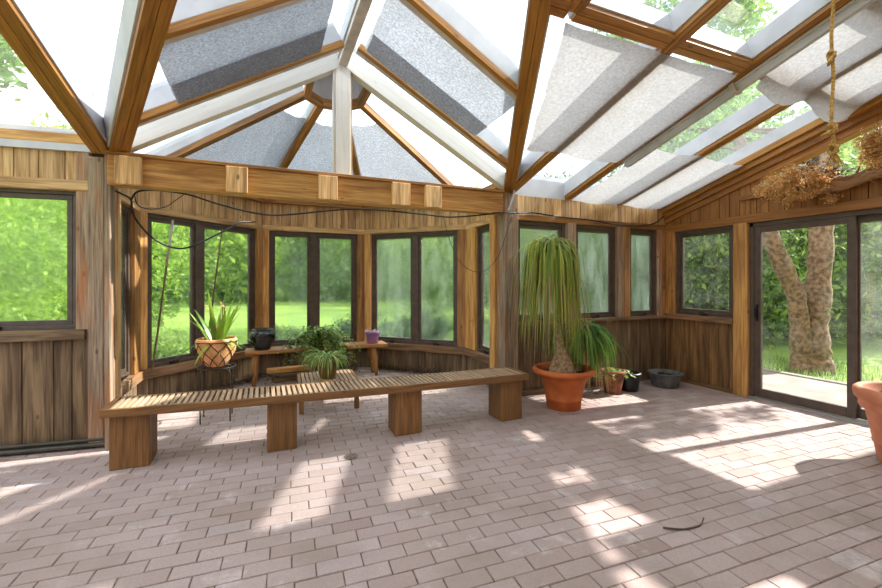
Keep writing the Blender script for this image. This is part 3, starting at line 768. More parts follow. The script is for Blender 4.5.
def shrub(loc, rad, n, size, mat, label, seed, name='round_shrub'):
    o = thing(name, label, 'shrub', loc)
    m = MB()
    for q in range(7):
        a = q*.9; m.tube([(0, 0, -.1), (math.cos(a)*rad[0]*.4, math.sin(a)*rad[1]*.4, rad[2]*.9), (math.cos(a)*rad[0]*.7, math.sin(a)*rad[1]*.7, rad[2]*1.4)], [.03, .02, .008], 5)
    m.build('stems', M['bark2'], o)
    f = bpy.data.objects.new('foliage', crown_mesh('foliage', seed, rad, n, size, 40, mat)); COL.objects.link(f); f.parent = o; f.location = (0, 0, rad[2]*.85)
shrub((-1.9, 7.9, -.12), (1.2, .7, .42), 6000, .05, M['tree_b'], 'low dark green shrub outside the left tilted bay window', 3)
shrub((2.0, 9.0, -.12), (.75, .6, .45), 4500, .05, M['tree_c'], 'round shrub outside the left pane of the right bay window', 5)
shrub((3.55, 9.3, -.12), (.8, .6, .5), 4500, .05, M['tree_c'], 'round shrub outside the right pane of the right bay window', 6)
shrub((.25, 9.8, -.12), (.5, .4, .32), 2500, .05, M['tree_b'], 'small shrub outside the middle bay window', 8)
o = mk_tree('conifer_tree', 'narrow dark conifer standing on the meadow behind the left bay window', 'tree', None, 61, (.85, .85, 1.9), 5000, .10, 50, M['tree_c'], .35, .1, 'bark2'); o.location = (-3.3, 16.5, -.12)
o = mk_tree('pine_tree', 'tall pine seen through the roof glass above the left window', 'tree', None, 71, (2.4, 2.4, 4.2), 9000, .14, 70, M['tree_b'], 5.2, .16, 'bark2'); o.location = (-8.5, 15.0, -.12)
o = mk_tree('ash_tree', 'tall pale tree seen through the upper right roof panes', 'tree', None, 83, (3.2, 3.2, 3.6), 6500, .15, 70, M['tree_a'], 7.2, .2, 'bark2'); o.location = (14.5, 11.0, -.12)

# twin trunk tree beyond the slider
def birch():
    o = thing('twin_trunk_tree', 'twin-trunk tree with peeling pinkish bark on the lawn beyond the sliding door', 'tree', (8.42, 3.93, -.12))
    def tr(pts, rs):
        r = random.Random(int(pts[-1][0]*100)); P_ = []; R_ = []
        for i in range(len(pts)-1):
            for k in range(8):
                t = k/8; a, b = Vector(pts[i]), Vector(pts[i+1]); p = a.lerp(b, t)
                P_.append(p+Vector((r.uniform(-.015, .015), r.uniform(-.015, .015), 0))); R_.append((rs[i]*(1-t)+rs[i+1]*t)*r.uniform(.92, 1.1))
        P_.append(Vector(pts[-1])); R_.append(rs[-1]); m = MB(); m.tube(P_, R_, 16); m.build('trunk', M['bark'], o, smooth=True)
    tr([(-.06, .03, -.1), (-.14, .05, .5), (-.24, .08, 1.25), (-.72, .28, 2.5), (-1.2, .5, 4.2)], [.24, .15, .13, .125, .08])
    tr([(.06, -.03, -.1), (.05, -.02, .5), (.1, -.04, 1.2), (.18, -.07, 2.5), (.4, -.1, 4.6)], [.26, .19, .165, .16, .09])
    m = MB()
    for k in range(12):
        a = k*.8; m.tube([(.2, 0, 3.2+.08*k), (.3+math.cos(a)*.8, 1.1+math.sin(a)*.9, 3.7+.08*k), (.6+math.cos(a)*1.6, 2.2+math.sin(a)*1.5, 3.9+.1*k)], [.05, .03, .01], 6)
    m.build('branches', M['bark'], o, smooth=True)
    f = bpy.data.objects.new('foliage', crown_mesh('foliage', 99, (2.2, 1.9, 1.4), 5200, .065, 70, M['tree_a'], hollow=.2)); COL.objects.link(f); f.parent = o; f.location = (.6, 2.3, 4.6)
    f = bpy.data.objects.new('foliage', crown_mesh('foliage', 98, (1.1, .38, .8), 1000, .06, 22, M['tree_a'], hollow=.2)); COL.objects.link(f); f.parent = o; f.location = (-.1, -1.45, 3.7)  # leaf cluster apart from the crown, added to dapple the sun on the floor
birch()
# tufts of grass round the tree foot
def tufts():
    m = MB(); r = random.Random(4)
    for k in range(1500):
        a = r.uniform(0, 2*PI); d = r.uniform(.1, 1.3)**.8; x, y = 8.42+math.cos(a)*d*1.2, 3.93+math.sin(a)*d
        if x < 7.45: continue
        h = r.uniform(.06, .16); b = r.uniform(0, 2*PI)
        m.ribbon([(x, y, -.13), (x+.02*math.cos(b), y+.02*math.sin(b), -.12+h*.6), (x+.06*math.cos(b), y+.06*math.sin(b), -.12+h)], [.006, .004, .001], tint=r.random())
    tag(m.build('grass_tufts', M['tree_b']), 'rough grass growing round the foot of the twin-trunk tree', 'grass', kind='stuff')
tufts()

# ------------------------------------------------------------------ SHADE CLOTHS
def cloth_sheet(name, label, cat, fn, pts_uv, nu, nv, mat, zo=-.006, sag=.03, wob=.002, seed=1, group=None, edge=1.):
    """bilinear sheet between four uv corners (p00, p10, p11, p01) hung under the rafters of plane fn"""
    r = random.Random(seed); m = MB(); vs = []; fs = []
    ph = [r.uniform(0, 6.28) for _ in range(8)]
    for j in range(nv+1):
        for i in range(nu+1):
            s, t = i/nu, j/nv
            u = (1-s)*(1-t)*pts_uv[0][0]+s*(1-t)*pts_uv[1][0]+s*t*pts_uv[2][0]+(1-s)*t*pts_uv[3][0]
            v = (1-s)*(1-t)*pts_uv[0][1]+s*(1-t)*pts_uv[1][1]+s*t*pts_uv[2][1]+(1-s)*t*pts_uv[3][1]
            e = 1 if j in (0, nv) else 0
            w = wob*(math.sin(9*s+ph[0])*math.cos(7*t+ph[1])+.5*math.sin(23*s+ph[2]+3*t))
            ev = edge*(.010*math.sin(13*s+ph[3])+.004*math.sin(41*s+ph[4]))*e
            eu = edge*(.007*math.sin(19*t+ph[5])+.003*math.sin(47*t+ph[6]))*(1 if i in (0, nu) else 0)
            sg = sag(u, t) if callable(sag) else sag*4*s*(1-s)
            vs.append((u+eu, v+ev, fn(u, v)+zo-sg+w))
    for j in range(nv):
        for i in range(nu): a = j*(nu+1)+i; fs.append((a, a+1, a+nu+2, a+nu+1))
    m.add(vs, fs, [[(0, 0)]*4]*len(fs), 1)
    o = m.build(name, M[mat], smooth=True)
    return tag(o, label, cat, group)
cloth_sheet('shade_cloth', 'wide cream shade cloth under the roof between the valley beam and the white rail', 'shade cloth', roofMR,
            [(1.80, 2.14), (3.56, 2.14), (3.60, 3.40), (2.36, 3.38)], 36, 24, 'cloth_cream', sag=lambda u, t: .03*abs(math.sin(PI*(u-2.72)/.885))*(.4+.6*t), seed=2)
cloth_sheet('shade_cloth', 'pale grey shade cloth under the lowest roof panes against the right wall', 'shade cloth', roofMR,
            [(3.70, 3.07), (5.28, 3.10), (5.28, 4.22), (3.70, 4.22)], 36, 20, 'cloth_cream', sag=lambda u, t: .035*abs(math.sin(PI*(u-3.60)/.885)), seed=5)
cloth_sheet('shade_cloth', 'cream shade cloth with a sagging lower hem above the hanging rope', 'shade cloth', roofMR,
            [(3.72, .2), (5.28, .2), (5.28, 2.18), (3.72, 2.12)], 36, 40, 'cloth_cream', sag=lambda u, t: .04*abs(math.sin(PI*(u-3.60)/.885))+(.11*max(0, (t-.88)/.12)**2*(.35+.65*abs(math.sin(PI*(u-3.60)/.885)))), seed=8)
cloth_sheet('shade_cloth', 'dark mottled grey shade cloth on the left slope of the gable', 'shade cloth', roofGL,
            [(-.62, 2.93), (.46, 2.93), (.45, 3.74), (-.63, 3.74)], 24, 20, 'cloth_grey', zo=.03, sag=.0, edge=.25, seed=12)
def hem(fn, pts, par, seed):  # second cloth layer, added to darken the strip where the cloth lies in shade
    h = cloth_sheet('darkening_layer', None, None, fn, pts, 24, 8, 'cloth_grey', zo=.012, sag=.0, edge=.25, seed=seed); h.parent = par
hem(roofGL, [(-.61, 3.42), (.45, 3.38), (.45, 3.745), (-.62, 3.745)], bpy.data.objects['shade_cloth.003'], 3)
cloth_sheet('shade_cloth', 'mottled grey shade cloth on the right slope of the gable', 'shade cloth', roofGR,
            [(.84, 2.93), (1.96, 2.93), (1.98, 3.74), (.84, 3.74)], 24, 20, 'cloth_grey', zo=.03, sag=.0, edge=.25, seed=13)
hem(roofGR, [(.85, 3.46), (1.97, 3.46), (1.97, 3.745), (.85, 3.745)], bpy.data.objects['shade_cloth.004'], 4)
def bay_cloth(label, a, b, ra, rb, t1):
    a, b, ra, rb = map(Vector, (a, b, ra, rb)); m = MB(); vs = []; fs = []; nu, nv = 16, 16
    for j in range(nv+1):
        for i in range(nu+1):
            s = .03+.94*i/nu; tt = t1*j/nv*(1-.05*math.sin(PI*s)); p = a.lerp(b, s); q = ra.lerp(rb, s); w = p.lerp(q, .02+tt)
            vs.append((w.x, w.y, w.z+.08+.004*math.sin(i*1.3)*math.cos(j)))
    for j in range(nv):
        for i in range(nu): k = j*(nu+1)+i; fs.append((k, k+1, k+nu+2, k+nu+1))
    m.add(vs, fs, [[(0, 0)]*4]*len(fs), 1); tag(m.build('shade_cloth', M['cloth_grey'], smooth=True), label, 'shade cloth', None)
OUTC = [(-1.27, 5.45, 2.58), (-.04, 6.69, 2.58), (1.50, 6.69, 2.58), (2.73, 5.45, 2.58)]
RNG = [(.43, 4.84, 3.5), (.61, 5.02, 3.5), (.85, 5.02, 3.5), (1.03, 4.84, 3.5)]
bay_cloth('grey cloth over the left roof panel of the bay', OUTC[0], OUTC[1], RNG[0], RNG[1], .80)
bay_cloth('grey cloth over the middle roof panel of the bay, behind the white king post', OUTC[1], OUTC[2], RNG[1], RNG[2], .80)
bay_cloth('grey cloth over the right roof panel of the bay', OUTC[2], OUTC[3], RNG[2], RNG[3], .80)

# roller rail along a rafter
def rail():
    o = thing('shade_rail', 'long white shade rail fixed under a roof rafter right of centre', 'shade rail', (3.64, 3.36, roofMR(0, 3.36)))
    a = Vector((0, 0, -.045)); b = Vector((.02, -2.6, .298*2.6-.045)); m = MB()
    m.beam(a, b, .035, .07, (0, 0, 1), (0, 0)); m.beam(a, b, .075, .02, (0, 0, 1), (0, .03)); m.build('rail', M['white'], o, bevel=.004)
    m = MB(); m.tube([a+Vector((.035, -.02, 0)), b+Vector((.035, 0, 0))], .022, 10); m.build('roller_tube', M['white'], o, smooth=True)
    m = MB(); m.beam(a+Vector((0, 1.12*-1, .298*1.12)), a+Vector((0, -1.16, .298*1.16)), .09, .085, (0, 0, 1)); m.build('bracket', M['grey_and_shade'], o, bevel=.003)
rail()

# ------------------------------------------------------------------ CURVED SLATTED BENCH
def bench():
    x0, x1 = -1.105, 2.455
    def vf(u): t = (u-.675)/1.78; return 3.595-.115*t-.045*(1-t*t)
    o = thing('slatted_bench', 'long slatted wooden bench on four block legs in front of the bay', 'bench', (.675, 3.75, 0))
    O = Vector((.675, 3.75, 0))
    def curve(mb, y0, y1, z0, z1, n=24, xa=x0, xb=x1):
        vs = []; fs = []; uv = []; r = random.uniform(0, 9)
        for i in range(n+1):
            u = xa+(xb-xa)*i/n; c = vf(u)
            for (yy, zz) in ((y0, z0), (y1, z0), (y1, z1), (y0, z1)): vs.append(Vector((u, c+yy, zz))-O)
        for i in range(n):
            for k in range(4):
                k2 = (k+1) % 4; q = (i*4+k, (i+1)*4+k, (i+1)*4+k2, i*4+k2); fs.append(q); uv.append([(vs[j].y+vs[j].z+r, vs[j].x) for j in q])
        for q in ((0, 1, 2, 3), (n*4+3, n*4+2, n*4+1, n*4)): fs.append(q); uv.append([(vs[j].y+r, vs[j].z) for j in q])
        mb.add(vs, fs, uv, 1)
    W_ = .385
    m = MB(); curve(m, 0, .028, .405, .468); m.build('front_rail', M['benchwood'], o, bevel=.004)
    m = MB(); curve(m, W_-.028, W_, .405, .468); m.build('rear_rail', M['benchwood'], o, bevel=.004)
    m = MB(); curve(m, .15, .235, .405, .442); m.build('centre_rail', M['benchwood'], o)
    for xa in (x0, x1-.03):
        m = MB(); curve(m, .028, W_-.028, .405, .468, 1, xa, xa+.03); m.build('end_rail', M['benchwood'], o, bevel=.004)
    m = MB(); n = 82
    for i in range(n):
        u = x0+.045+(x1-x0-.09)*(i+.5)/n; c = vf(u)
        m.box(u-.0135-O.x, u+.0135-O.x, c+.026-O.y, c+W_-.026-O.y, .440, .468+random.uniform(-.001, .001), 'y')
    m.build('slats', M['slat'], o, bevel=.002)
    for (a, b) in ((-1.06, -.81), (.015, .245), (1.085, 1.335), (2.165, 2.41)):
        c = vf((a+b)/2)+.06; m = MB(); m.box(a-O.x, b-O.x, c-O.y, c+.26-O.y, 0, .405, 'z'); m.build('leg', M['benchwood'], o, bevel=.006)
bench()

def small_table():
    o = thing('slatted_table', 'low square slatted wooden table inside the bay', 'table', (.65, 4.80, 0), math.radians(-2))
    w, d, z = .32, .28, .323
    m = MB(); m.box(-w, w, -d, -d+.03, z-.05, z, 'x'); m.box(-w, w, d-.03, d, z-.05, z, 'x'); m.box(-w, -w+.03, -d+.03, d-.03, z-.05, z, 'y'); m.box(w-.03, w, -d+.03, d-.03, z-.05, z, 'y'); m.build('apron', M['benchwood'], o, bevel=.003)
    m = MB(); n = 13
    for i in range(n):
        x = -w+.035+(2*w-.07)*(i+.5)/n; m.box(x-.016, x+.016, -d+.005, d-.005, z-.012, z+.008, 'y')
    m.build('slats', M['slat'], o, bevel=.002)
    for sx in (-1, 1):
        for sy in (-1, 1):
            m = MB(); m.box(sx*w-sx*.005, sx*w-sx*.055, sy*d-sy*.03, sy*d-sy*.08, 0, z-.02, 'z'); m.build('leg', M['benchwood'], o, bevel=.004)
small_table()

def plank_bench():
    o = thing('plank_bench', 'rustic plank bench with crooked legs below the middle bay window', 'bench', (.72, 6.15, 0))
    m = MB(); m.box(-.97, .97, -.17, .17, .425, .475, 'x'); m.build('plank', M['pine_dark'], o, bevel=.01)
    for x, y, dx in ((-.84, -.10, -.02), (.76, -.10, .05), (-.84, .12, -.02), (.76, .12, .05)):
        m = MB(); m.tube([(x, y, .43), (x+dx*.5, y-.01, .25), (x+dx*.5+.01, y, .15), (x+dx, y-.02, 0)], [.045, .04, .028, .026], 8); m.build('leg', M['pine_dark'], o, smooth=True)
plank_bench()

def offcuts():
    specs = ((.35, 6.22, .26, 12), (.42, 6.18, .24, -6), (.30, 6.24, .28, 4))
    labs = ('short weathered plank at the bottom of the stack under the plank bench', 'short plank in the middle of the stack under the plank bench', 'short orange plank on top of the stack under the plank bench')
    for i, (x, y, l, a) in enumerate(specs):
        m = MB(); m.box(-l, l, -.07, .07, 0, .06, 'x'); o = tag(m.build('offcut_plank', M['pine' if i == 2 else 'grey'], bevel=.006), labs[i], 'plank', 'planks stacked under the plank bench')
        o.location = (x, y, .062*i); o.rotation_euler = (0, 0, math.radians(a))
offcuts()

# ------------------------------------------------------------------ PLANTS AND POTS
def pot_profile(r0, r1, h, rim, rh, th=.02, foot=0):
    """outer profile from base to rim, then inside down"""
    pr = [(0, 0), (r0-.006, 0), (r0, .006)]
    n = 6
    for i in range(1, n+1):
        t = i/n; pr.append((r0+(r1-r0)*t, .006+(h-rh-.006)*t))
    pr += [(r1+rim*.75, h-rh+.003), (r1+rim, h-rh+.012), (r1+rim, h-.012), (r1+rim-.01, h), (r1+rim-.02, h+.001), (r1+rim-th-.01, h-.01), (r1-th, h-rh-.01), (r1-th-.01, h-.12 if h > .25 else h*.6), (0, h-.12 if h > .25 else h*.6)]
    return pr
def soil(o, r, z, n=24):
    m = MB(); m.lathe([(0, z+.012), (r*.5, z+.015), (r*.85, z+.004), (r, z-.004)], n); pot = next((c for c in o.children if c.name.split('.')[0] in ('pot', 'body')), o)
    m.build('soil', M['soil'], pot, smooth=True)

def hanging_leaf(mb, base, az, L, w, up, rnd, droop=1.0, n=9, tint=None, wind=.0):
    """blade rising from base then drooping under its weight"""
    p = Vector(base); el = up; pts = [p.copy()]; st = L/n
    for i in range(n):
        el -= droop*(PI*.5+up)*(1.55/n)*(1-.55*i/n); el = max(el, -PI/2+.06+rnd.uniform(0, .06)); az += rnd.uniform(-.06, .06)+wind
        p = p+Vector((math.cos(az)*math.cos(el), math.sin(az)*math.cos(el), math.sin(el)))*st; pts.append(p.copy())
    ws = [w*(.5+.5*min(1, 4*i/n))*(1-(i/n)**2.2)+.0006 for i in range(n+1)]
    sd_ = Vector((-math.sin(az), math.cos(az), rnd.uniform(-.4, .4)))
    mb.ribbon(pts, ws, side=sd_, tint=rnd.random() if tint is None else tint, fold=.25)
    return pts

def clampy(m, O, ymax):
    """leaves that would pass the wall lie flat against it; none dip below the floor"""
    rr = random.Random(1)
    m.v = [(x, min(y, ymax-O[1]+.0-.03*rr.random()), max(z, .006)) for x, y, z in m.v]

def ponytail():
    O = Vector((3.06, 3.69, 0)); rnd = random.Random(21)
    o = thing('ponytail_palm', 'big terracotta pot with a tall drooping ponytail palm, right of the long bench', 'potted plant', O)
    m = MB(); pr = [(0, 0), (.175, 0), (.182, .006), (.192, .10), (.197, .105), (.197, .118), (.193, .123), (.238, .30), (.243, .305), (.245, .315), (.262, .375), (.30, .378), (.325, .385), (.338, .40), (.340, .42), (.330, .438), (.312, .446), (.295, .44), (.275, .42), (.262, .36), (0, .36)]
    m.lathe(pr, 56); m.build('pot', M['terracotta'], o, smooth=True)
    soil(o, .262, .385)
    # main swollen trunk
    m = MB(); m.lathe([(0, .34), (.12, .355), (.150, .39), (.138, .44), (.115, .50), (.082, .57), (.055, .64), (.040, .72), (.032, .82), (.028, 1.0), (.026, 1.3), (.026, 1.62), (.03, 1.72), (.018, 1.78)], 28, wob=lambda t, z: 1+.06*math.sin(3*t+z*9)+.03*math.sin(7*t-z*20))
    t_ = m.build('trunk', M['caudex'], o, smooth=True); t_.location = (-.06, -.04, 0); 
    for v in t_.data.vertices:
        k = max(0, v.co.z-.6); v.co.x += -.12*k; 
    # second bulb
    m = MB(); m.lathe([(0, .33), (.10, .345), (.125, .38), (.12, .43), (.085, .47), (.045, .51), (.03, .56), (.024, .66), (.022, .78), (.01, .80)], 24, wob=lambda t, z: 1+.07*math.sin(3*t+z*9))
    t2 = m.build('trunk', M['caudex'], o, smooth=True); t2.location = (.15, .07, 0)
    for v in t2.data.vertices:
        k = max(0, v.co.z-.45); v.co.x += .55*k
    c1 = Vector((-.06-.12*1.15, -.04, 1.80))
    m = MB()
    for i in range(330):
        az = rnd.uniform(0, 2*PI); L = rnd.uniform(.6, 1.35); up = rnd.uniform(.7, 1.5)
        b = c1+Vector((math.cos(az)*.02, math.sin(az)*.02, rnd.uniform(-.16, .05)))
        hanging_leaf(m, b, az, L, rnd.uniform(.006, .010), up, rnd, droop=rnd.uniform(1.5, 2.6), n=13)
    clampy(m, O, 4.14); m.build('leaves', M['palm'], o)
    m = MB()
    for i in range(90):
        az = rnd.uniform(0, 2*PI); b = c1+Vector((0, 0, rnd.uniform(-.35, -.1)))
        hanging_leaf(m, b, az, rnd.uniform(.9, 1.35), .004, rnd.uniform(-.1, .4), rnd, droop=1.3, n=11)
    clampy(m, O, 4.14); m.build('dry_leaves', M['deadleaf'], o)
    c2 = Vector((.15+.55*.35, .07, .82)); m = MB()
    for i in range(330):
        az = rnd.uniform(0, 2*PI); L = rnd.uniform(.35, .75); up = rnd.uniform(.2, 1.45)
        b = c2+Vector((math.cos(az)*.015, math.sin(az)*.015, rnd.uniform(-.1, .05)))
        hanging_leaf(m, b, az, L, rnd.uniform(.007, .011), up, rnd, droop=rnd.uniform(.7, 1.2), n=9)
    clampy(m, O, 4.14); m.build('leaves', M['palm2'], o)
    m = MB()
    for i in range(80):
        az = rnd.uniform(-1.1, .9); b = c2+Vector((0, 0, rnd.uniform(-.25, -.05)))
        hanging_leaf(m, b, az, rnd.uniform(.5, .85), .004, rnd.uniform(-.1, .9), rnd, droop=1.2, n=9)
    clampy(m, O, 4.14); m.build('dry_leaves', M['deadleaf'], o)
ponytail()

def small_pots():
    rnd = random.Random(5)
    o = thing('terracotta_pot', 'small mossy terracotta pot with a weedy sprig beside the palm', 'potted plant', (4.02, 3.92, 0))
    m = MB(); m.lathe(pot_profile(.095, .135, .29, .018, .055), 36); m.build('pot', M['terracotta_old'], o, smooth=True); soil(o, .12, .20)
    m = MB()
    for i in range(26):
        az = rnd.uniform(-1.2, 1.2) if i % 3 else rnd.uniform(0, 6.28); pts = hanging_leaf(m, (0, 0, .2), az, rnd.uniform(.16, .32), .003, 1.3, rnd, droop=.6)
        for q in pts[3:]:
            for k in range(3):
                d = Vector((rnd.uniform(-1, 1), rnd.uniform(-1, 1), rnd.uniform(-.3, .8))).normalized()*.035; m.ribbon([q, q+d*.5, q+d], [.002, .010, .001], tint=rnd.random())
    m.build('leaves', M['spider'], o)
    o = thing('black_pot', 'black plastic nursery pot between the terracotta pot and the grey tub', 'pot', (4.31, 3.93, 0))
    m = MB(); m.lathe(pot_profile(.105, .135, .235, .012, .03), 36); m.build('pot', M['black_pot'], o, smooth=True); soil(o, .122, .16)
    m = MB()
    for i in range(9): hanging_leaf(m, (0, 0, .16), rnd.uniform(0, 6.28), rnd.uniform(.08, .14), .005, 1.2, rnd, droop=.5)
    m.build('sprouts', M['palm2'], o)
    o = thing('grey_tub', 'round grey tub on the floor in the right back corner', 'tub', (4.93, 3.90, 0))
    m = MB(); m.lathe([(0, 0), (.155, 0), (.162, .006), (.172, .07), (.176, .074), (.178, .08), (.196, .165), (.212, .17), (.217, .178), (.215, .186), (.203, .188), (.19, .18), (.165, .08), (.155, .02), (0, .02)], 44); m.build('tub', M['zinc'], o, smooth=True)
    m = MB()
    for i in range(34):
        a = rnd.uniform(0, 6.28); d = rnd.uniform(0, .13); x, y = math.cos(a)*d, math.sin(a)*d; s = rnd.uniform(.012, .03)
        m.lathe([(0, -s*.7), (s*.8, -s*.4), (s, 0), (s*.7, s*.5), (0, s*.6)], 7, (x, y, .13+rnd.uniform(0, .03)))
    m.lathe([(0, .13), (.17, .125)], 24); m.build('lumps_of_soil', M['soil'], o)
small_pots()

def planter_right():
    o = thing('terracotta_planter', 'large pale terracotta planter with double rim cut off by the right edge', 'planter', (4.53, 1.45, 0))
    m = MB(); pr = [(0, 0), (.185, 0), (.195, .01), (.215, .13), (.222, .135), (.224, .15), (.222, .16), (.262, .37), (.285, .375), (.295, .40), (.292, .425), (.300, .435), (.318, .455), (.325, .49), (.322, .515), (.305, .528), (.285, .528), (.268, .515), (.255, .42), (0, .42)]
    m.lathe(pr, 56); m.build('pot', M['terracotta_pale'], o, smooth=True); soil(o, .262, .455); o.scale = (1.08, 1.08, 1.08)
planter_right()

def stand_plant():
    rnd = random.Random(9); O = (-.455, 4.76, 0)
    s_ = thing('wire_plant_stand', 'thin black wire plant stand holding the clay pot in the bay', 'plant stand', O)
    def ringz(r, z, n=28): return [(r*math.cos(2*PI*k/n), r*math.sin(2*PI*k/n), z) for k in range(n+1)]
    m = MB(); m.tube(ringz(.175, .535), .006, 6); m.build('ring', M['iron'], s_, smooth=True)
    for k in range(4):
        a = PI/4+k*PI/2; m = MB()
        m.tube([(.10*math.cos(a), .10*math.sin(a), .52), (.165*math.cos(a), .165*math.sin(a), .525), (.185*math.cos(a), .185*math.sin(a), .48), (.185*math.cos(a), .185*math.sin(a), 0)], .006, 6); m.build('leg', M['iron'], s_, smooth=True)
    o = thing('potted_orchid_cactus', 'tan clay pot in a wire net with broad strap leaves, left side of the bay', 'potted plant', (O[0], O[1], .545))
    m = MB(); m.lathe([(0, 0), (.085, 0), (.10, .01), (.14, .07), (.175, .15), (.190, .21), (.192, .25), (.182, .275), (.172, .28), (.165, .27), (.17, .24), (.15, .20), (0, .20)], 44); m.build('pot', M['clay'], o, smooth=True); soil(o, .165, .235)
    m = MB()
    def rz(z): # pot radius at z
        pts = [(0, .085), (.01, .10), (.07, .14), (.15, .175), (.21, .190), (.25, .192), (.28, .18)]
        for (a, ra), (b, rb) in zip(pts, pts[1:]):
            if z <= b: return ra+(rb-ra)*(z-a)/(b-a)
        return .18
    for k in range(9):
        for sgn in (-1, 1):
            a0 = k*2*PI/9; m.tube([((rz(z)+.004)*math.cos(a0+sgn*z*4.6), (rz(z)+.004)*math.sin(a0+sgn*z*4.6), z) for z in [i*.0275 for i in range(10)]], .0035, 5)
    m.tube(ringz(.196, .25), .004, 5); m.build('wire_net', M['iron'], next(c for c in o.children if c.name.startswith('pot')), smooth=True)
    m = MB()
    for i in range(24):
        az = rnd.uniform(0, 2*PI); up = rnd.uniform(1.15, 1.52) if i < 15 else rnd.uniform(.3, .9); L = rnd.uniform(.36, .60) if i < 15 else rnd.uniform(.26, .42)
        r0 = rnd.uniform(0, .08)
        hanging_leaf(m, (math.cos(az)*r0, math.sin(az)*r0, .23), az, L, rnd.uniform(.028, .042) if i < 15 else rnd.uniform(.014, .024), up, rnd, droop=rnd.uniform(.05, .22) if i < 15 else .55, n=8)
    for i in range(26):
        hanging_leaf(m, (0, 0, .23), rnd.uniform(0, 6.28), rnd.uniform(.2, .36), .006, rnd.uniform(.2, 1.2), rnd, droop=.5, n=7)
    m.build('leaves', M['strap'], o)
    m = MB()
    for i in range(7):
        d = Vector((rnd.uniform(-.3, .3), rnd.uniform(-.3, .3), 1)).normalized(); b = Vector((.02, -.03, .24)); t = b+d*rnd.uniform(.30, .40)
        m.tube([b, (b+t)/2+Vector((.01, 0, 0)), t], .0025, 5)
        for k in range(6):
            dd = Vector((rnd.uniform(-1, 1), rnd.uniform(-1, 1), rnd.uniform(-.5, .5))).normalized()*.03; m.ribbon([t, t+dd*.5, t+dd], [.002, .010, .001], tint=rnd.random())
    m.build('flower_stems', M['dried'], o)
stand_plant()

def vase():
    o = thing('glazed_vase', 'round black glazed vase on the left end of the plank bench', 'vase', (-.035, 6.12, .475))
    m = MB(); m.lathe([(0, 0), (.095, 0), (.105, .01), (.125, .06), (.158, .14), (.170, .19), (.165, .225), (.145, .25), (.135, .262), (.142, .275), (.138, .282), (.12, .27), (.125, .24), (.11, .1), (0, .04)], 44); m.build('body', M['glaze'], o, smooth=True)
vase()

def purple():
    rnd = random.Random(3); o = thing('purple_pot_plant', 'small purple pot with a leafy seedling on the right end of the plank bench', 'potted plant', (1.48, 6.10, .475))
    m = MB(); m.lathe([(0, 0), (.078, 0), (.084, .006), (.10, .15), (.112, .152), (.115, .16), (.115, .185), (.108, .188), (.10, .18), (.09, .14), (0, .14)], 32); m.build('pot', M['purple'], o, smooth=True); soil(o, .093, .155)
    m = MB()
    for i in range(40):
        a = rnd.uniform(0, 6.28); d = rnd.uniform(0, .07); hanging_leaf(m, (math.cos(a)*d, math.sin(a)*d, .15), a+rnd.uniform(-1, 1), rnd.uniform(.06, .15), rnd.uniform(.010, .018), rnd.uniform(.6, 1.4), rnd, droop=.4, n=5)
    m.build('leaves', M['spider'], o)
purple()

def spider():
    rnd = random.Random(14); o = thing('spider_plant', 'spider plant with arching blades in an olive glazed pot on the slatted table', 'potted plant', (.635, 4.70, .331))
    m = MB(); m.lathe([(0, 0), (.070, 0), (.08, .008), (.10, .07), (.118, .17), (.122, .22), (.125, .235), (.128, .25), (.120, .256), (.11, .25), (.105, .2), (0, .2)], 36); m.build('pot', M['olive'], o, smooth=True); soil(o, .107, .225)
    m = MB()
    for i in range(130):
        a = rnd.uniform(0, 6.28); d = rnd.uniform(0, .07); hanging_leaf(m, (math.cos(a)*d, math.sin(a)*d, .22), a, rnd.uniform(.18, .38), rnd.uniform(.006, .009), rnd.uniform(.6, 1.5), rnd, droop=rnd.uniform(.5, .95), n=9)
    m.build('leaves', M['spider'], o)
spider()

def ivy():
    rnd = random.Random(33); o = thing('bushy_ivy', 'bushy trailing plant in a dark pot on the plank bench behind the spider plant', 'potted plant', (.70, 6.08, .475))
    m = MB(); m.lathe(pot_profile(.09, .12, .19, .012, .03), 32); m.build('pot', M['black_pot'], o, smooth=True); soil(o, .108, .15)
    st = MB(); lf = MB()
    for i in range(120):
        a = rnd.uniform(0, 6.28); tmp = MB(); up = rnd.uniform(.2, 1.5)
        L = rnd.uniform(.32, .66) if rnd.random() < .85 else rnd.uniform(.6, .8)
        if math.sin(a) > .2: L *= .55
        pts = hanging_leaf(tmp, (0, 0, .14), a, L, .002, up, rnd, droop=rnd.uniform(.5, .95), n=9)
        st.tube(pts, .0025, 4, cap=False)
        for q in pts[2:]:
            for k in range(4):
                d = Vector((rnd.uniform(-1, 1), rnd.uniform(-1, 1), rnd.uniform(-.6, .6))).normalized()*rnd.uniform(.03, .055); qq = q+Vector((rnd.uniform(-.02, .02), rnd.uniform(-.02, .02), rnd.uniform(-.02, .02)))
                lf.ribbon([qq, qq+d*.5, qq+d], [.003, .017, .001], tint=rnd.random(), fold=.2)
    st.build('stems', M['bark2'], o); lf.build('leaves', M['ivy'], o)
ivy()

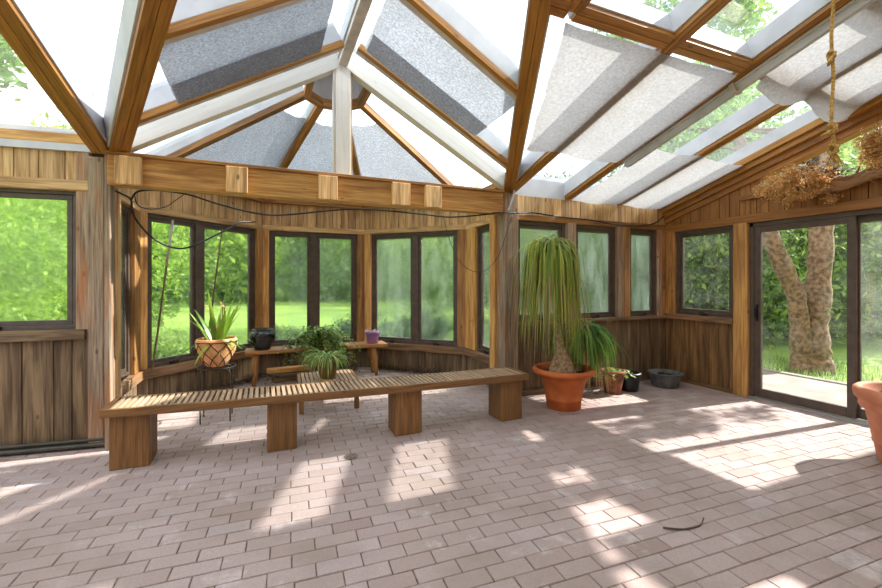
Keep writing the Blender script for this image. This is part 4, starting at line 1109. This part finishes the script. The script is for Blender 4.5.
# ------------------------------------------------------------------ ROPE, CABLES, POLES
def rope():
    o = thing('knotted_rope', 'knotted yellow rope hanging from the roof at the right', 'rope', (3.31, 1.43, 3.30))
    def strands(m, path, R=.006, r=.0052, tw=90):
        pts = [Vector(p) for p in path]; dense = []
        for a, b in zip(pts, pts[1:]):
            k = max(2, int((b-a).length/.006))
            for i in range(k): dense.append(a.lerp(b, i/k))
        dense.append(pts[-1])
        for s in range(3):
            P_ = []; L = 0
            for i, p in enumerate(dense):
                if i: L += (dense[i]-dense[i-1]).length
                d = (dense[min(i+1, len(dense)-1)]-dense[max(0, i-1)]).normalized(); a = Vector((1, 0, 0)) if abs(d.x) < .8 else Vector((0, 1, 0)); n1 = (a-d*a.dot(d)).normalized(); n2 = d.cross(n1); t = L*tw+s*2*PI/3
                P_.append(p+(n1*math.cos(t)+n2*math.sin(t))*R)
            m.tube(P_[::2], r, 6)
    rnd = random.Random(2)
    m = MB(); pth = [(0, 0, 0)]
    for i in range(1, 24): pth.append((.012*math.sin(i*.6), .0, -i*.046))
    strands(m, pth); m.build('rope_line', M['rope'], o, smooth=True)
    def knot(z, R, x=0, name='knot'):
        m = MB(); P_ = []
        for i in range(60):
            t = i/59*2*PI*2.2; P_.append((x+R*math.cos(t)*(.8+.4*math.sin(1.5*t)), R*math.sin(t)*.9, z+R*1.1*math.sin(1.5*t)+.02*(i/59-.5)))
        strands(m, P_, .005, .006, 60); m.build(name, M['rope'], o, smooth=True)
    knot(-.47, .017, -.01); knot(-.93, .02, .0); knot(-1.06, .022, .012)
    m = MB(); strands(m, [(0, 0, -.46), (-.03, -.01, -.49), (-.055, -.01, -.52), (-.045, 0, -.535), (-.01, 0, -.50)]); m.build('rope_tail', M['rope'], o, smooth=True)
    m = MB(); strands(m, [(0, 0, -.94), (-.05, 0, -.965), (-.10, 0, -.985), (-.125, 0, -1.0)])
    strands(m, [(.005, 0, -.97), (.02, 0, -1.02), (.02, 0, -1.08)]); m.build('rope_tail', M['rope'], o, smooth=True)
    m = MB()
    for i in range(60):
        a = rnd.uniform(0, 6.28); s = rnd.uniform(.02, .05); m.tube([(.02, 0, -1.07), (.02+math.cos(a)*s*.5, math.sin(a)*s*.5, -1.11), (.02+math.cos(a)*s, math.sin(a)*s, -1.15-rnd.uniform(0, .03))], .0014, 4)
    m.build('frayed_end', M['rope'], o)
rope()

def sm(pts, n=8):
    """Catmull-Rom through points"""
    P_ = [Vector(p) for p in pts]; P_ = [2*P_[0]-P_[1]]+P_+[2*P_[-1]-P_[-2]]; out = []
    for i in range(1, len(P_)-2):
        for k in range(n):
            t = k/n; a, b, c, d = P_[i-1], P_[i], P_[i+1], P_[i+2]
            out.append(.5*((2*b)+(-a+c)*t+(2*a-5*b+4*c-d)*t*t+(-a+3*b-3*c+d)*t**3))
    out.append(P_[-2]); return out
def cable(name, label, pts, r, cat='cable', mat='black', n=8):
    m = MB(); m.tube(sm(pts, n), r, 7); return tag(m.build(name, M[mat], smooth=True), label, cat)

cable('black_cable', 'thick black cable looping in a big ring in front of the left bay window', [(-1.243, 4.380, 2.204), (-1.155, 4.420, 2.167), (-1.110, 4.500, 2.133), (-1.120, 4.600, 2.021), (-1.034, 4.700, 1.861), (-0.905, 4.780, 1.758), (-0.765, 4.800, 1.730), (-0.635, 4.800, 1.779), (-0.489, 4.850, 1.872), (-0.344, 4.900, 1.968), (-0.251, 4.950, 2.043), (-0.096, 5.100, 2.072)], .009)
cable('black_cable', 'long black cable draped behind the header beam from left post to right post', [(-1.110, 4.500, 2.133), (-1.054, 4.450, 2.199), (-0.950, 4.420, 2.220), (-0.798, 4.420, 2.220), (-0.641, 4.420, 2.201), (-0.440, 4.450, 2.147), (-0.184, 4.500, 2.096), (0.044, 4.500, 2.071), (0.282, 4.500, 2.096), (0.576, 4.450, 2.139), (0.884, 4.420, 2.176), (1.214, 4.420, 2.183), (1.625, 4.420, 2.171), (1.991, 4.400, 2.156), (2.335, 4.300, 2.186), (2.511, 4.160, 2.206), (2.745, 4.160, 2.215)], .009)
cable('black_cable', 'black cable running along the trim above the back windows into the corner', [(2.745, 4.160, 2.215), (3.046, 4.200, 2.241), (3.427, 4.200, 2.215), (3.914, 4.200, 2.206), (4.349, 4.200, 2.171), (4.811, 4.200, 2.175), (5.104, 4.200, 2.233), (5.272, 4.190, 2.342)], .009)
cable('thin_cable', 'thin black cable hanging in a U beside the narrow right bay window', [(2.118, 4.900, 2.275), (2.131, 4.800, 2.031), (2.155, 4.700, 1.845), (2.218, 4.600, 1.641), (2.305, 4.500, 1.541), (2.403, 4.400, 1.515), (2.471, 4.300, 1.573), (2.517, 4.170, 1.722), (2.600, 4.150, 1.946), (2.682, 4.150, 2.186)], .0035)
cable('thin_cable', 'short dark cable sagging under the bay boards at upper left', [(-1.112, 4.600, 2.206), (-1.105, 4.700, 2.122), (-1.032, 4.800, 2.106), (-0.927, 4.900, 2.149), (-0.842, 4.950, 2.235), (-0.761, 5.000, 2.324)], .005)
cable('conduit', 'grey flexible conduit curving down from the valley to the right post', [(2.680, 3.980, 3.018), (2.653, 4.000, 2.735), (2.698, 4.100, 2.613), (2.710, 4.150, 2.460), (2.669, 4.150, 2.327), (2.634, 4.160, 2.232)], .012, 'conduit', 'alu')
def pole(name, label, a, b, r, two=None):
    o = thing(name, label, 'pole', a); d = Vector(b)-Vector(a); m = MB(); m.tube([(0, 0, 0), d*.33+Vector((.003, 0, 0)), d*.66, d], [r, r*.95, r*.9, r*.8], 8)
    m.build('shaft', M['grey'], o, smooth=True)
    if two: m = MB(); m.tube([d*.68, d*1.0], r*1.2, 8); m.build('sleeve', M['grey_and_shade'], o, smooth=True)
n2 = Vector((.7071, -.7071, 0))
def onF2(s, z, off): p = Vector((-1.29, 5.47, 0))+Vector((.7071, .7071, 0))*s+n2*off; return (p.x, p.y, z)
pole('leaning_pole', 'slim pole with a pale upper end leaning across the left bay window', onF2(.10, .425, .09), onF2(.36, 2.12, .05), .011, True)
pole('leaning_pole', 'slim dark pole leaning across the middle of the left bay window', onF2(.74, .425, .10), onF2(1.03, 2.10, .05), .011)

# ------------------------------------------------------------------ DRIED FLOWERS AND DRIFTWOOD ON THE RIGHT LEDGE
def driftwood():
    o = thing('driftwood_log', 'long rough driftwood log on the ledge above the sliding door', 'log', (5.24, 2.1, 2.36)); rnd = random.Random(6)
    m = MB(); P_ = []; R_ = []
    for i in range(40):
        t = i/39; P_.append((.0+.02*math.sin(t*9), .48-1.3*t, .0+.10*t+.018*math.sin(t*14))); R_.append((.070+.018*math.sin(t*11)+rnd.uniform(-.006, .006))*(.45 if i < 2 else 1)*(1+.25*t))
    m.tube(P_, R_, 14); ob = m.build('log', M['drift'], o, smooth=True)
    for i in range(14):
        m = MB(); t = rnd.random(); b = Vector((-.03, .45-1.2*t, .02+.1*t)); d = Vector((rnd.uniform(-.6, 0), rnd.uniform(-.5, .8), rnd.uniform(-.8, .5))).normalized()*rnd.uniform(.06, .16)
        m.tube([b, b+d*.5, b+d], [.012, .008, .003], 6)
        m.build('twig', M['drift'], o, smooth=True)
    for y in (.30, -.35):
        m = MB(); m.tube([(.135, y, .03), (.0, y, -.045+.08*(.48-y)/1.3), (-.07, y, -.01+.08*(.48-y)/1.3)], .014, 8); m.build('peg', M['drift'], o, smooth=True)
driftwood()
def dried(name, label, loc, rad, n, seed, dn=0):
    o = thing(name, label, 'dried flowers', loc); rnd = random.Random(seed)
    m = MB(); s = MB()
    for i in range(60):
        d = Vector((rnd.gauss(0, 1)*rad[0], rnd.gauss(0, 1)*rad[1], rnd.gauss(0, 1)*rad[2]))*.7
        s.tube([(0, 0, -rad[2]*.5), d*.5+Vector((0, 0, .02)), d], [.003, .002, .001], 4, cap=False)
    s.build('stems', M['bark2'], o)
    cl = [Vector((rnd.gauss(0, .5)*rad[0], rnd.gauss(0, .5)*rad[1], rnd.gauss(0, .45)*rad[2])) for _ in range(60)]
    for i in range(n):
        c = rnd.choice(cl); p = c+Vector((rnd.gauss(0, 1), rnd.gauss(0, 1), rnd.gauss(0, 1)))*.028
        d = Vector((rnd.uniform(-1, 1), rnd.uniform(-1, 1), rnd.uniform(-1, 1))).normalized()*rnd.uniform(.014, .028)
        m.ribbon([p, p+d*.5, p+d], [.002, rnd.uniform(.006, .012), .001], tint=rnd.random(), fold=.5)
    m.build('flower_heads', M['dried'], o)
    if dn:
        m = MB()
        for q in range(8): m.tube([(-.03, -.10, .06), (-.03-.01*q, -.16-.035*q, rad[2]*.75+.02-.012*q)], .002, 4, cap=False, tint=.2)
        for i in range(dn):
            k = rnd.random(); p = Vector((rnd.gauss(0, .02)-.02, -.12-.32*k*1+rnd.gauss(0, .03), rad[2]*.75+.02+rnd.gauss(0, .03)-.10*k))
            d = Vector((rnd.uniform(-1, 1), rnd.uniform(-1, 1), rnd.uniform(-1, 1))).normalized()*rnd.uniform(.02, .04); m.ribbon([p, p+d*.5, p+d], [.003, .013, .001], tint=rnd.random(), fold=.3)
        m.build('dark_flower_heads', M['dried_dark'], o)
dried('dried_flower_bunch', 'bushy bunch of tan dried flowers at the left end of the driftwood log', (5.13, 2.55, 2.41), (.11, .27, .16), 11000, 3, 120)
dried('dried_flower_bunch', 'dried flower bunch at the right edge of the photo above the log', (5.15, 1.90, 2.62), (.08, .09, .16), 3600, 4)

# ------------------------------------------------------------------ FLOOR DETAILS
def drain():
    o = thing('floor_drain', 'small round floor drain grate set in the bricks before the bench', 'drain', (.63, 3.31, .003))
    m = MB(); m.lathe([(.0, 0), (.055, 0), (.055, .003), (.047, .004), (.045, .002), (0, .002)], 28)
    for i in range(-3, 4): w = math.sqrt(max(.0, .048**2-(i*.013)**2)); m.box(-w, w, i*.013-.003, i*.013+.003, .001, .005, 'x', tint=1)
    m.build('grate', M['drain'], o)
drain()
m = MB(); m.tube(sm([(2.07, 1.65, .008), (2.15, 1.60, .008), (2.22, 1.585, .008), (2.29, 1.585, .008), (2.34, 1.60, .03)]), [.006]*9+[.005]*8+[.004]*8+[.003]*8, 6)
tag(m.build('fallen_twig', M['bark2'], smooth=True), 'thin curved brown twig lying on the bricks at lower right', 'twig')


def litter():
    """drift of dead leaves and twigs along the foot of the bay wall"""
    rnd = random.Random(77); m = MB()
    for i in range(2600):
        t = rnd.random()
        if t < .62: x = rnd.uniform(-.35, 1.35); y = 6.62-abs(rnd.gauss(0, .17))
        elif t < .8: k = rnd.random(); x = 1.55+k*.9; y = 6.58-k*.9-abs(rnd.gauss(0, .10))
        else: k = rnd.random(); x = -.15-k*.9; y = 6.50-k*.9-abs(rnd.gauss(0, .10)); x += .05
        if y > 6.66 or y < 5.3 or (x < -.05 and y-5.47 > x+1.2) or (x > 1.5 and y-5.47 > 2.66-x): continue
        z = .008+rnd.random()**2*.07
        d = Vector((rnd.uniform(-1, 1), rnd.uniform(-1, 1), rnd.uniform(-.3, .3))).normalized()*rnd.uniform(.02, .045); p = Vector((x, y, z+.012))
        m.ribbon([p, p+d*.5, p+d], [.004, rnd.uniform(.008, .018), .001], tint=rnd.random(), fold=.3)
    m.v = [(x, y, max(z, .004)) for x, y, z in m.v]
    tag(m.build('leaf_litter', leaf('brown_litter', (112, 88, 60), (46, 34, 24), .05, .9)), 'dark brown leaf litter drifted along the foot of the bay wall', 'leaf litter', kind='stuff')
litter()
